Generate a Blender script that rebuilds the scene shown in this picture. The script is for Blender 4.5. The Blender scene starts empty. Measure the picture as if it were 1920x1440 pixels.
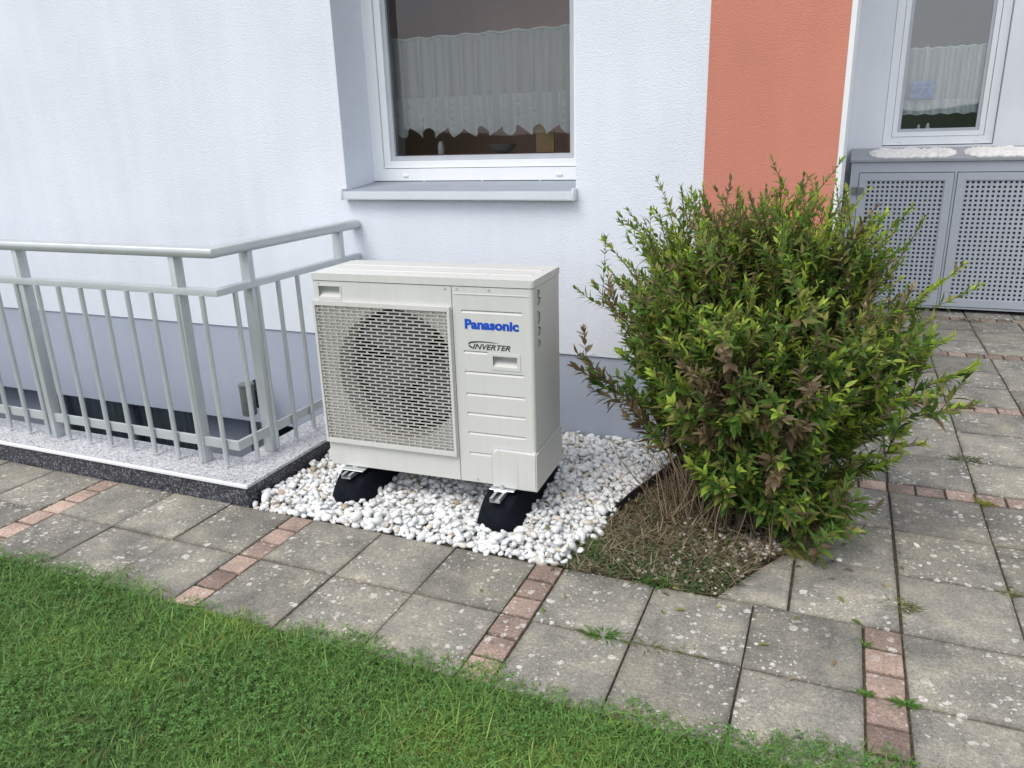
import bpy, bmesh, math, random
import numpy as np
from mathutils import Vector, Matrix, Euler

R_ = math.radians
rnd = random.Random(7)
rng = np.random.default_rng(7)
scene = bpy.context.scene
COL = scene.collection

# ------------------------------------------------------------------ camera, sky, sun, exposure
cam_d = bpy.data.cameras.new('camera')
cam = bpy.data.objects.new('camera', cam_d)
COL.objects.link(cam)
scene.camera = cam
cam_d.sensor_fit = 'HORIZONTAL'
cam_d.sensor_width = 36.0
cam_d.lens = 36.0 * 1450 / 1920
cam_d.clip_start = 0.05
cam_d.clip_end = 400


def cam_basis(p, r, y):
    fwd = Vector((0, math.cos(p), -math.sin(p)))
    up = Vector((0, math.sin(p), math.cos(p)))
    rt = Vector((1, 0, 0))
    rt2 = rt * math.cos(r) + up * math.sin(r)
    up2 = up * math.cos(r) - rt * math.sin(r)
    Z = Matrix.Rotation(y, 3, 'Z')
    return Z @ rt2, Z @ up2, Z @ fwd


CAM_P = Vector((0, 0, 1.42))
c_rt, c_up, c_fw = cam_basis(R_(17.783), R_(-1.685), R_(23.28))
mw = Matrix.Identity(4)
for i in range(3):
    mw[i][0] = c_rt[i]; mw[i][1] = c_up[i]; mw[i][2] = -c_fw[i]; mw[i][3] = CAM_P[i]
cam.matrix_world = mw

world = bpy.data.worlds.new('World')
scene.world = world
world.use_nodes = True
wn = world.node_tree
sky = wn.nodes.new('ShaderNodeTexSky')
sky.sky_type = 'NISHITA'
sky.sun_disc = False
SUN_EL, SUN_AZ = R_(56), R_(203)          # azimuth from +Y clockwise: behind the viewer, to the left
sky.sun_elevation = SUN_EL
sky.sun_rotation = SUN_AZ
sky.air_density = 1.0
sky.dust_density = 2.5
sky.ozone_density = 1.0
hsv = wn.nodes.new('ShaderNodeHueSaturation')
hsv.inputs['Saturation'].default_value = 0.6
bg = wn.nodes['Background']
bg.inputs['Strength'].default_value = 0.15
wn.links.new(sky.outputs[0], hsv.inputs['Color'])
# thin even cloud cover over the clear sky
cloud = wn.nodes.new('ShaderNodeMix')
cloud.data_type = 'RGBA'
cloud.inputs[0].default_value = 0.64
wn.links.new(hsv.outputs[0], cloud.inputs[6])
cloud.inputs[7].default_value = (4.5, 4.7, 5.05, 1)
wn.links.new(cloud.outputs[2], bg.inputs['Color'])

sun_d = bpy.data.lights.new('sun', 'SUN')
sun_d.energy = 1.0
sun_d.angle = R_(30)
sun_d.color = (1.0, 0.95, 0.87)
sun = bpy.data.objects.new('sun', sun_d)
COL.objects.link(sun)
to_sun = Vector((math.sin(SUN_AZ) * math.cos(SUN_EL), math.cos(SUN_AZ) * math.cos(SUN_EL), math.sin(SUN_EL)))
sun.rotation_euler = to_sun.to_track_quat('Z', 'Y').to_euler()
sun.location = to_sun * 20

vs = scene.view_settings
vs.view_transform = 'Standard'
vs.look = 'None'
vs.gamma = 1
vs.use_curve_mapping = False
vs.exposure = 0.82

# ------------------------------------------------------------------ materials


def srgb(r, g, b):
    f = lambda c: (c / 255 / 12.92) if c / 255 <= 0.04045 else ((c / 255 + 0.055) / 1.055) ** 2.4
    return (f(r), f(g), f(b), 1)


class NT:
    """small helper around one material's node tree"""

    def __init__(self, name, rough=0.6, metal=0.0, spec=0.5):
        self.m = bpy.data.materials.new(name)
        self.m.use_nodes = True
        self.t = self.m.node_tree
        self.p = self.t.nodes['Principled BSDF']
        self.p.inputs['Roughness'].default_value = rough
        self.p.inputs['Metallic'].default_value = metal
        self.p.inputs['Specular IOR Level'].default_value = spec

    def n(self, typ, **kw):
        nd = self.t.nodes.new(typ)
        for k, v in kw.items():
            if hasattr(nd, k):
                setattr(nd, k, v)
            else:
                nd.inputs[k].default_value = v
        return nd

    def l(self, a, b):
        self.t.links.new(a, b)

    def pos(self):
        return self.n('ShaderNodeNewGeometry').outputs['Position']

    def noise(self, vec, scale, detail=3, rough=0.55, dist=0.0):
        nd = self.n('ShaderNodeTexNoise', Scale=scale, Detail=detail, Roughness=rough, Distortion=dist)
        self.l(vec, nd.inputs['Vector'])
        return nd.outputs['Fac']

    def ramp(self, fac, stops, interp='LINEAR'):
        nd = self.n('ShaderNodeValToRGB')
        nd.color_ramp.interpolation = interp
        e = nd.color_ramp.elements
        while len(e) < len(stops):
            e.new(0.5)
        for i, (p, c) in enumerate(stops):
            e[i].position = p
            e[i].color = c if len(c) == 4 else (*c, 1)
        self.l(fac, nd.inputs['Fac'])
        return nd.outputs['Color']

    def mix(self, fac, a, b, mode='MIX'):
        nd = self.n('ShaderNodeMix', data_type='RGBA', blend_type=mode)
        ins = {i.identifier: i for i in nd.inputs}
        for v, k in ((fac, 'Factor_Float'), (a, 'A_Color'), (b, 'B_Color')):
            if isinstance(v, bpy.types.NodeSocket):
                self.l(v, ins[k])
            else:
                ins[k].default_value = v if not isinstance(v, tuple) or len(v) == 4 else (*v, 1)
        return [o for o in nd.outputs if o.identifier == 'Result_Color'][0]

    def math(self, op, a, b=0.0):
        nd = self.n('ShaderNodeMath', operation=op)
        for i, v in enumerate((a, b)):
            if isinstance(v, bpy.types.NodeSocket):
                self.l(v, nd.inputs[i])
            else:
                nd.inputs[i].default_value = v
        return nd.outputs[0]

    def bump(self, h, dist, strength=1.0, prev=None):
        nd = self.n('ShaderNodeBump', Distance=dist, Strength=strength)
        self.l(h, nd.inputs['Height'])
        if prev is not None:
            self.l(prev, nd.inputs['Normal'])
        self.l(nd.outputs[0], self.p.inputs['Normal'])
        return nd.outputs[0]

    def color(self, c):
        if isinstance(c, bpy.types.NodeSocket):
            self.l(c, self.p.inputs['Base Color'])
        else:
            self.p.inputs['Base Color'].default_value = c if len(c) == 4 else (*c, 1)


def plaster(name, col, grain, dist, var=0.05):
    k = NT(name, rough=0.92, spec=0.2)
    p = k.pos()
    big = k.noise(p, 1.3, 4)
    lo = tuple(c * (1 - var) for c in col[:3]); hi = tuple(min(1, c * (1 + var)) for c in col[:3])
    base = k.ramp(big, [(0.3, lo), (0.7, hi)])
    st = k.n('ShaderNodeMapping'); st.inputs['Scale'].default_value = (9, 9, 0.7)
    k.l(p, st.inputs['Vector'])
    streak = k.noise(st.outputs[0], 1.0, 3)
    sc = k.ramp(streak, [(0.35, (0.94, 0.94, 0.945)), (0.65, (1, 1, 1))])
    k.color(k.mix(0.6, base, sc, 'MULTIPLY'))
    if grain:
        g1 = k.noise(p, grain, 2, 0.6)
        v = k.n('ShaderNodeTexVoronoi', Scale=grain * 0.75)
        k.l(p, v.inputs['Vector'])
        h = k.math('ADD', g1, k.math('MULTIPLY', v.outputs['Distance'], -0.6))
        k.bump(h, dist)
    return k.m


M = {}
M['white_plaster'] = plaster('white_plaster', (0.735, 0.77, 0.835), 175, 0.0015)
M['fine_white'] = plaster('fine_white', (0.76, 0.78, 0.81), 420, 0.0006)
M['orange_plaster'] = plaster('orange_plaster', (0.60, 0.24, 0.175), 260, 0.0018, 0.07)
M['plinth_paint'] = plaster('plinth_paint', (0.405, 0.445, 0.53), 300, 0.0009)
M['white_trim'] = plaster('white_trim', (0.8, 0.8, 0.81), 0, 0)
M['well_wall'] = plaster('well_wall', (0.27, 0.30, 0.36), 200, 0.001)


def simple(name, col, rough=0.5, metal=0.0, spec=0.5, var=0.06, scale=6, bump=None):
    k = NT(name, rough, metal, spec)
    p = k.pos()
    n1 = k.noise(p, scale, 4)
    lo = tuple(c * (1 - var) for c in col[:3]); hi = tuple(min(1, c * (1 + var)) for c in col[:3])
    k.color(k.ramp(n1, [(0.3, lo), (0.7, hi)]))
    rr = k.n('ShaderNodeMapRange'); rr.inputs['To Min'].default_value = max(0.02, rough - 0.08); rr.inputs['To Max'].default_value = min(1, rough + 0.08)
    k.l(k.noise(p, scale * 4, 3), rr.inputs['Value'])
    k.l(rr.outputs[0], k.p.inputs['Roughness'])
    if bump:
        k.bump(k.noise(p, bump[0], 3), bump[1])
    return k.m


M['pvc'] = simple('white_pvc', (0.80, 0.82, 0.84), 0.35, var=0.02)
M['bead'] = simple('grey_glazing_bead', (0.45, 0.47, 0.51), 0.45)
M['alu'] = simple('painted_aluminium', (0.62, 0.65, 0.69), 0.38, 0.0, 0.6, 0.03)
M['silver'] = simple('silver_paint', (0.50, 0.53, 0.54), 0.36, 0.35, 0.6, 0.05, 10)
M['sill_grey'] = simple('sill_grey', (0.30, 0.33, 0.38), 0.7, 0.0, 0.15, 0.05)
M['galv'] = simple('galvanised_steel', (0.62, 0.65, 0.66), 0.34, 0.85, 0.5, 0.15, 60)
M['rubber'] = simple('black_rubber', (0.006, 0.008, 0.012), 0.9, 0, 0.12, 0.3, 40, (400, 0.0006))
M['black_plastic'] = simple('black_plastic', (0.010, 0.010, 0.011), 0.6)
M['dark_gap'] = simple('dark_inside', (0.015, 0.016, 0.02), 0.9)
M['cabinet_grey'] = simple('cabinet_grey', (0.43, 0.46, 0.51), 0.42, 0.0, 0.5, 0.03)
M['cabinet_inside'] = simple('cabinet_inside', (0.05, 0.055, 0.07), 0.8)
M['lid_grey'] = simple('lid_grey', (0.30, 0.31, 0.335), 0.5, 0, 0.5, 0.06)
M['rag'] = simple('ragged_white', (0.80, 0.77, 0.74), 0.95, 0, 0.1, 0.12, 30, (90, 0.004))
M['lamp_grey'] = simple('lamp_grey', (0.20, 0.21, 0.20), 0.45, 0.4)
M['room'] = simple('room_brown', (0.62, 0.36, 0.31), 0.8, 0, 0.3, 0.1, 3)
M['room_grey'] = simple('room_grey', (0.22, 0.22, 0.23), 0.8, 0, 0.3, 0.1, 3)
M['card'] = simple('tan_card', (0.42, 0.28, 0.14), 0.8)
M['jar'] = simple('pale_jar', (0.6, 0.62, 0.62), 0.3)
M['blue_card'] = simple('blue_card', (0.16, 0.25, 0.46), 0.6, var=0.5, scale=34)
M['coil'] = simple('coil_grey', (0.035, 0.035, 0.045), 0.5)
M['fan'] = simple('fan_grey', (0.11, 0.105, 0.13), 0.45)
M['bellmouth'] = simple('bellmouth', (0.62, 0.60, 0.55), 0.6)
M['grille'] = simple('grille_beige', (0.44, 0.43, 0.40), 0.5)


def casing_mat():
    k = NT('casing_ivory', 0.42, 0, 0.45)
    p = k.pos()
    base = k.ramp(k.noise(p, 2.2, 4), [(0.3, (0.575, 0.575, 0.55)), (0.7, (0.615, 0.615, 0.59))])
    st = k.n('ShaderNodeMapping'); st.inputs['Scale'].default_value = (40, 40, 3)
    k.l(p, st.inputs['Vector'])
    dirt = k.ramp(k.noise(st.outputs[0], 1, 5), [(0.48, (1, 1, 1)), (0.8, (0.86, 0.84, 0.79))])
    k.color(k.mix(0.35, base, dirt, 'MULTIPLY'))
    k.bump(k.noise(p, 700, 2), 0.0003)
    return k.m


M['casing'] = casing_mat()
M['logo_blue'] = simple('logo_blue', (0.008, 0.07, 0.46), 0.4)
M['logo_dark'] = simple('logo_dark', (0.03, 0.032, 0.035), 0.4)


def terrazzo(name, base, dark, light, s):
    k = NT(name, 0.5, 0, 0.4)
    p = k.pos()
    v = k.n('ShaderNodeTexVoronoi', Scale=s); k.l(p, v.inputs['Vector'])
    sep = k.n('ShaderNodeSeparateColor'); k.l(v.outputs['Color'], sep.inputs[0])
    c = k.ramp(sep.outputs[0], [(0.0, dark), (0.22, base), (0.72, base), (0.8, light)], 'CONSTANT')
    n2 = k.ramp(k.noise(p, 5, 4), [(0.3, (0.86, 0.86, 0.86)), (0.7, (1, 1, 1))])
    k.color(k.mix(1.0, c, n2, 'MULTIPLY'))
    k.bump(v.outputs['Distance'], 0.0012)
    return k.m


M['coping'] = terrazzo('speckled_coping', (0.50, 0.50, 0.52), (0.27, 0.27, 0.29), (0.66, 0.66, 0.68), 150)
M['fascia'] = terrazzo('dark_stone_render', (0.052, 0.055, 0.066), (0.02, 0.02, 0.026), (0.19, 0.19, 0.21), 165)


def paver_mat(name, dark, mid, warm, lichen=1.0, brick=False):
    k = NT(name, 0.9, 0, 0.25)
    p = k.pos()
    oi = k.n('ShaderNodeObjectInfo')
    off = k.n('ShaderNodeVectorMath', operation='MULTIPLY_ADD')
    k.l(oi.outputs['Random'], off.inputs[0])
    off.inputs[1].default_value = (31.7, 17.3, 9.1)
    k.l(p, off.inputs[2])
    q = off.outputs[0]
    blot = k.noise(q, 4.6, 8, 0.68, 0.15)
    base = k.ramp(blot, [(0.36, dark), (0.5, mid), (0.64, warm)])
    g1 = k.ramp(k.noise(p, 330, 2, 0.7), [(0.32, (0.62, 0.62, 0.62)), (0.68, (1.34, 1.34, 1.32))])
    g2 = k.ramp(k.noise(p, 95, 3, 0.6), [(0.32, (0.76, 0.76, 0.75)), (0.68, (1.2, 1.19, 1.17))])
    c = k.mix(1.0, k.mix(1.0, base, g1, 'MULTIPLY'), g2, 'MULTIPLY')
    # dirt gathered along the edges of each piece
    tc = k.n('ShaderNodeTexCoord')
    sx = k.n('ShaderNodeSeparateXYZ'); k.l(tc.outputs['Generated'], sx.inputs[0])
    ex = k.math('SUBTRACT', 0.5, k.math('ABSOLUTE', k.math('SUBTRACT', sx.outputs[0], 0.5)))
    ey = k.math('SUBTRACT', 0.5, k.math('ABSOLUTE', k.math('SUBTRACT', sx.outputs[1], 0.5)))
    em = k.math('ADD', k.math('MINIMUM', ex, ey), k.math('MULTIPLY', k.math('SUBTRACT', k.noise(p, 38, 4, 0.65), 0.5), 0.10))
    ed = k.ramp(em, [(0.0, (0.50, 0.48, 0.43)), (0.055, (1, 1, 1))])
    c = k.mix(0.5, c, ed, 'MULTIPLY')
    tone = k.n('ShaderNodeMapRange'); tone.inputs['To Min'].default_value = 0.58 if brick else 0.84; tone.inputs['To Max'].default_value = 1.22 if brick else 1.18
    k.l(oi.outputs['Random'], tone.inputs['Value'])
    hs = k.n('ShaderNodeHueSaturation'); k.l(c, hs.inputs['Color']); k.l(tone.outputs[0], hs.inputs['Value'])
    c = hs.outputs[0]
    # pale lichen discs in patches
    warp = k.n('ShaderNodeTexNoise', Scale=55.0, Detail=2.0); k.l(q, warp.inputs['Vector'])
    wv = k.n('ShaderNodeVectorMath', operation='MULTIPLY_ADD'); k.l(warp.outputs['Color'], wv.inputs[0])
    wv.inputs[1].default_value = (0.018, 0.018, 0.018); k.l(q, wv.inputs[2])
    tot = None
    for sc, thr, keep in ((24, 0.36, 0.5), (42, 0.36, 0.55), (78, 0.34, 0.6)):
        v = k.n('ShaderNodeTexVoronoi', Scale=sc); k.l(wv.outputs[0], v.inputs['Vector'])
        sep = k.n('ShaderNodeSeparateColor'); k.l(v.outputs['Color'], sep.inputs[0])
        rad = k.math('MULTIPLY', sep.outputs[0], thr)
        disc = k.math('LESS_THAN', v.outputs['Distance'], rad)
        sel = k.math('GREATER_THAN', sep.outputs[1], 1 - keep)
        d = k.math('MULTIPLY', disc, sel)
        tot = d if tot is None else k.math('MAXIMUM', tot, d)
    patch = k.ramp(k.noise(q, 3.8, 3), [(0.40, (0, 0, 0)), (0.56, (1, 1, 1))])
    fine = k.ramp(k.noise(p, 120, 3), [(0.3, (0.25, 0.25, 0.25)), (0.6, (1, 1, 1))])
    f = k.math('MULTIPLY', k.math('MULTIPLY', tot, patch), fine)
    f = k.math('MULTIPLY', f, 0.98 * lichen)
    c = k.mix(f, c, (0.62, 0.60, 0.555, 1))
    # moss film here and there
    mo = k.ramp(k.noise(q, 2.1, 4), [(0.66, (0, 0, 0)), (0.8, (0.45, 0.45, 0.45))])
    c = k.mix(mo, c, (0.17, 0.17, 0.085, 1))
    k.color(c)
    h = k.math('ADD', k.noise(p, 300, 2), k.math('MULTIPLY', k.noise(p, 40, 4), 1.5))
    b1 = k.bump(h, 0.0022)
    return k.m


M['tile'] = paver_mat('concrete_tile', (0.172, 0.164, 0.149), (0.248, 0.236, 0.210), (0.345, 0.318, 0.260))
M['brick'] = paver_mat('clay_brick', (0.25, 0.195, 0.172), (0.375, 0.275, 0.232), (0.455, 0.34, 0.282), 0.75, True)


def soil(name, a, b, scale, bump):
    k = NT(name, 1.0, 0, 0.1)
    p = k.pos()
    k.color(k.ramp(k.noise(p, scale, 6, 0.65), [(0.3, a), (0.7, b)]))
    k.bump(k.noise(p, scale * 3, 5), bump)
    return k.m


M['joint'] = soil('joint_soil', (0.04, 0.035, 0.027), (0.13, 0.112, 0.083), 60, 0.004)
M['soil'] = soil('bed_soil', (0.03, 0.022, 0.016), (0.12, 0.09, 0.062), 70, 0.014)
M['lawn_soil'] = soil('lawn_soil', (0.018, 0.03, 0.008), (0.04, 0.06, 0.018), 40, 0.01)


def tint_mat(name, rough=0.6, transl=0.0, spec=0.3, bump=None):
    k = NT(name, rough, 0, spec)
    a = k.n('ShaderNodeAttribute', attribute_name='tint')
    k.color(a.outputs['Color'])
    if bump:
        k.bump(k.noise(k.pos(), bump[0], 3), bump[1])
    if transl:
        tr = k.n('ShaderNodeBsdfTranslucent')
        br = k.mix(1.0, a.outputs['Color'], (1.25, 1.35, 0.8, 1), 'MULTIPLY')
        k.l(br, tr.inputs['Color'])
        mx = k.n('ShaderNodeMixShader'); mx.inputs[0].default_value = transl
        k.l(k.p.outputs[0], mx.inputs[1]); k.l(tr.outputs[0], mx.inputs[2])
        out = k.t.nodes['Material Output']
        k.l(mx.outputs[0], out.inputs['Surface'])
    return k.m


M['blade'] = tint_mat('grass_blade', 0.55, 0.3)
M['leaf'] = tint_mat('shrub_leaf', 0.55, 0.42, 0.25)
M['twig'] = tint_mat('twig_bark', 0.85)
M['pebble'] = tint_mat('marble_pebble', 0.6, 0.0, 0.4, (60, 0.002))


def glass_mat(name, tint=(1, 1, 1), refl=1.0):
    k = NT(name)
    t = k.t
    t.nodes.remove(k.p)
    tr = k.n('ShaderNodeBsdfTransparent'); tr.inputs[0].default_value = (*tint, 1)
    gl = k.n('ShaderNodeBsdfGlossy'); gl.inputs['Roughness'].default_value = 0.015
    fr = k.n('ShaderNodeFresnel', IOR=1.55)
    f2 = k.math('MULTIPLY', fr.outputs[0], 1.5 * refl)
    nb = k.n('ShaderNodeBump', Distance=0.0006, Strength=0.3)
    k.l(k.noise(k.pos(), 2.5, 2), nb.inputs['Height'])
    k.l(nb.outputs[0], gl.inputs['Normal'])
    mx = k.n('ShaderNodeMixShader')
    k.l(f2, mx.inputs[0]); k.l(tr.outputs[0], mx.inputs[1]); k.l(gl.outputs[0], mx.inputs[2])
    k.l(mx.outputs[0], t.nodes['Material Output'].inputs['Surface'])
    return k.m


M['glass'] = glass_mat('window_glass', (0.94, 0.96, 0.96))
M['glass_coated'] = glass_mat('coated_window_glass', (0.88, 0.93, 0.96), 2.8)


def sheer_mat(name, opacity, lace_z0, lace_z1):
    """thin net curtain; denser lace band between two heights of the cloth"""
    k = NT(name, 0.9, 0, 0.1)
    t = k.t
    k.color((0.80, 0.84, 0.84))
    p = k.pos()
    sep = k.n('ShaderNodeSeparateXYZ'); k.l(p, sep.inputs[0])
    inb = k.math('MULTIPLY', k.math('GREATER_THAN', sep.outputs[2], lace_z0), k.math('LESS_THAN', sep.outputs[2], lace_z1))
    mp = k.n('ShaderNodeMapping'); mp.inputs['Scale'].default_value = (1, 0.2, 1); k.l(p, mp.inputs['Vector'])
    v = k.n('ShaderNodeTexVoronoi', Scale=22.0, distance='CHEBYCHEV', Randomness=0.3); k.l(mp.outputs[0], v.inputs['Vector'])
    v2 = k.n('ShaderNodeTexNoise', Scale=70.0, Detail=2.0); k.l(mp.outputs[0], v2.inputs['Vector'])
    lace = k.mix(0.5, k.ramp(v.outputs['Distance'], [(0.10, (0.95, 0.95, 0.95)), (0.22, (0.15, 0.15, 0.15)), (0.42, (0.8, 0.8, 0.8))]), k.ramp(v2.outputs['Fac'], [(0.4, (0, 0, 0)), (0.6, (1, 1, 1))]))
    op = k.math('ADD', opacity, k.math('MULTIPLY', k.math('MULTIPLY', inb, lace), 0.42))
    gn = k.n('ShaderNodeSeparateXYZ'); k.l(k.n('ShaderNodeNewGeometry').outputs['Normal'], gn.inputs[0])
    op = k.math('ADD', op, k.math('MULTIPLY', k.math('POWER', k.math('ABSOLUTE', gn.outputs[0]), 1.6), 0.75))
    op = k.math('MINIMUM', op, 0.95)
    tr = k.n('ShaderNodeBsdfTransparent')
    tl = k.n('ShaderNodeBsdfTranslucent'); tl.inputs[0].default_value = (0.7, 0.72, 0.7, 1)
    m1 = k.n('ShaderNodeMixShader'); m1.inputs[0].default_value = 0.25
    k.l(k.p.outputs[0], m1.inputs[1]); k.l(tl.outputs[0], m1.inputs[2])
    mx = k.n('ShaderNodeMixShader')
    k.l(op, mx.inputs[0]); k.l(tr.outputs[0], mx.inputs[1]); k.l(m1.outputs[0], mx.inputs[2])
    k.l(mx.outputs[0], t.nodes['Material Output'].inputs['Surface'])
    return k.m


M['sheer'] = sheer_mat('sheer_curtain', 0.56, 1.43, 1.62)
M['sheer_small'] = sheer_mat('sheer_curtain_small', 0.42, 1.45, 1.60)
M['hem'] = simple('white_hem', (0.75, 0.77, 0.75), 0.9)

# ------------------------------------------------------------------ mesh and object helpers


def empty(name, loc=(0, 0, 0), rz=0, label=None, cat=None, group=None, kind=None):
    o = bpy.data.objects.new(name, None)
    o.empty_display_size = 0.1
    COL.objects.link(o)
    o.location = loc
    o.rotation_euler = (0, 0, rz)
    return tag(o, label, cat, group, kind)


def tag(o, label=None, cat=None, group=None, kind=None):
    if label: o['label'] = label
    if cat: o['category'] = cat
    if group: o['group'] = group
    if kind: o['kind'] = kind
    return o


def obj(name, me, mat, parent=None, loc=(0, 0, 0), rot=(0, 0, 0)):
    o = bpy.data.objects.new(name, me)
    COL.objects.link(o)
    if mat is not None and not me.materials:
        me.materials.append(mat)
    if parent is not None:
        o.parent = parent
    o.location = loc
    o.rotation_euler = rot
    return o


def done(bm, name, smooth=False, angle=None):
    bmesh.ops.recalc_face_normals(bm, faces=bm.faces[:])
    me = bpy.data.meshes.new(name)
    bm.to_mesh(me)
    bm.free()
    if smooth:
        me.polygons.foreach_set('use_smooth', [True] * len(me.polygons))
        if angle:
            me.set_sharp_from_angle(angle=angle)
    return me


def box(bm, x0, x1, y0, y1, z0, z1, bev=0.0, seg=2):
    r = bmesh.ops.create_cube(bm, size=1.0)
    vs_ = r['verts']
    for v in vs_:
        v.co = Vector((x0 if v.co.x < 0 else x1, y0 if v.co.y < 0 else y1, z0 if v.co.z < 0 else z1))
    if bev:
        es = list({e for v in vs_ for e in v.link_edges})
        bmesh.ops.bevel(bm, geom=es, offset=bev, segments=seg, affect='EDGES', profile=0.5)


def boxes(name, lst, bev=0.0, seg=2):
    bm = bmesh.new()
    for b in lst:
        box(bm, *b, bev=bev, seg=seg)
    return done(bm, name, smooth=bool(bev), angle=R_(40) if bev else None)


def prism(bm, poly, z0, z1, bev=0.0):
    """vertical prism over a polygon (x, y)"""
    a = [bm.verts.new((x, y, z0)) for x, y in poly]
    b = [bm.verts.new((x, y, z1)) for x, y in poly]
    n = len(poly)
    bm.faces.new(a[::-1])
    top = bm.faces.new(b)
    for i in range(n):
        bm.faces.new((a[i], a[(i + 1) % n], b[(i + 1) % n], b[i]))
    if bev:
        es = set(top.edges)
        for v in b:
            for e in v.link_edges:
                es.add(e)
        bmesh.ops.bevel(bm, geom=list(es), offset=bev, segments=2, affect='EDGES', profile=0.6)


def tube(bm, pts, rad, n=8, cap=True):
    """round tube along points; rad a number or a list"""
    pts = [Vector(p) for p in pts]
    rings = []
    for i, p in enumerate(pts):
        d = (pts[min(i + 1, len(pts) - 1)] - pts[max(i - 1, 0)]).normalized()
        a = d.orthogonal().normalized() if i == 0 else (rings[-1][1] - d * rings[-1][1].dot(d)).normalized()
        b = d.cross(a)
        r = rad[i] if isinstance(rad, (list, tuple)) else rad
        ring = [bm.verts.new(p + (a * math.cos(2 * math.pi * k / n) + b * math.sin(2 * math.pi * k / n)) * r) for k in range(n)]
        rings.append((ring, a))
    for i in range(len(rings) - 1):
        A, B = rings[i][0], rings[i + 1][0]
        for k in range(n):
            bm.faces.new((A[k], A[(k + 1) % n], B[(k + 1) % n], B[k]))
    if cap:
        bm.faces.new(rings[0][0][::-1])
        bm.faces.new(rings[-1][0])


def holed(bm, u0, u1, v0, v1, holes, place, depth, skip_back=False):
    """plate with rectangular holes. place(u, v, d) -> world point; d=0 front, d=depth back"""
    us = sorted({u0, u1, *[h[0] for h in holes], *[h[1] for h in holes]})
    vs_ = sorted({v0, v1, *[h[2] for h in holes], *[h[3] for h in holes]})
    us = [u for u in us if u0 <= u <= u1]; vs_ = [v for v in vs_ if v0 <= v <= v1]
    nu, nv = len(us), len(vs_)

    def solid(i, j):
        if i < 0 or j < 0 or i >= nu - 1 or j >= nv - 1: return False
        cu, cv = (us[i] + us[i + 1]) / 2, (vs_[j] + vs_[j + 1]) / 2
        return not any(h[0] < cu < h[1] and h[2] < cv < h[3] for h in holes)
    cache = {}

    def vert(i, j, d):
        key = (i, j, d)
        if key not in cache:
            cache[key] = bm.verts.new(place(us[i], vs_[j], depth if d else 0.0))
        return cache[key]
    for i in range(nu - 1):
        for j in range(nv - 1):
            if not solid(i, j): continue
            bm.faces.new([vert(i, j, 0), vert(i + 1, j, 0), vert(i + 1, j + 1, 0), vert(i, j + 1, 0)])
            if not skip_back:
                bm.faces.new([vert(i, j, 1), vert(i, j + 1, 1), vert(i + 1, j + 1, 1), vert(i + 1, j, 1)])
            for di, dj, a, b in ((-1, 0, (i, j), (i, j + 1)), (1, 0, (i + 1, j), (i + 1, j + 1)), (0, -1, (i, j), (i + 1, j)), (0, 1, (i, j + 1), (i + 1, j + 1))):
                if not solid(i + di, j + dj):
                    bm.faces.new([vert(*a, 0), vert(*b, 0), vert(*b, 1), vert(*a, 1)])


def mesh_np(name, V, faces, tint=None, smooth=False):
    """V (n,3); faces: list of (m,k) index arrays; tint (n,3) per vertex"""
    me = bpy.data.meshes.new(name)
    V = np.asarray(V, np.float32)
    me.vertices.add(len(V))
    me.vertices.foreach_set('co', V.ravel())
    loops = np.concatenate([f.ravel() for f in faces]).astype(np.int32)
    tot = np.concatenate([np.full(len(f), f.shape[1]) for f in faces]).astype(np.int32)
    start = np.concatenate([[0], np.cumsum(tot)[:-1]]).astype(np.int32)
    me.loops.add(len(loops))
    me.polygons.add(len(tot))
    me.loops.foreach_set('vertex_index', loops)
    me.polygons.foreach_set('loop_start', start)
    me.polygons.foreach_set('loop_total', tot)
    if smooth:
        me.polygons.foreach_set('use_smooth', np.ones(len(tot), bool))
    if tint is not None:
        at = me.attributes.new('tint', 'FLOAT_COLOR', 'POINT')
        c = np.ones((len(V), 4), np.float32); c[:, :3] = tint
        at.data.foreach_set('color', c.ravel())
    me.update(calc_edges=True)
    me.validate()
    return me


# ------------------------------------------------------------------ ground
WY = 3.36            # front face of the house wall
g = bmesh.new()


def sheet(bm, x0, x1, y0, y1, z):
    bm.faces.new([bm.verts.new(p) for p in ((x0, y0, z), (x1, y0, z), (x1, y1, z), (x0, y1, z))])


bm = bmesh.new(); sheet(bm, -40, 40, -60, 1.70, -0.008)
tag(obj('lawn', done(bm, 'lawn'), M['lawn_soil']), kind='structure')

bm = bmesh.new()
sheet(bm, -40, 40, 1.70, 2.40, -0.010)
sheet(bm, -2.20, 40, 2.40, 3.50, -0.010)
sheet(bm, -0.06, 40, 3.50, 9.0, -0.010)
pavement = tag(obj('pavement', done(bm, 'pavement'), M['joint']), kind='structure')

bm = bmesh.new()
hv = {}
for i in range(61):
    for j in range(9):
        x = -150 + 5 * i; y = -62 - 12 * j
        prof_ = math.sin(math.pi * min(1, j / 5) * 0.5)
        hv[i, j] = bm.verts.new((x, y, -0.5 + prof_ * (2.9 + 1.1 * math.sin(x * 0.045 + 0.5) + 0.6 * math.sin(x * 0.13 + j) + 0.5 * rnd.uniform(-1, 1))))
for i in range(60):
    for j in range(8):
        bm.faces.new((hv[i, j], hv[i + 1, j], hv[i + 1, j + 1], hv[i, j + 1]))
M['hill_green'] = soil('hill_green', (0.02, 0.035, 0.012), (0.06, 0.085, 0.03), 0.4, 0.2)
tag(obj('hills', done(bm, 'hills', True), M['hill_green']), kind='structure')

# pavers: every slab and every brick an object of its own
P = 1.043
tile_count = 0


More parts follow.
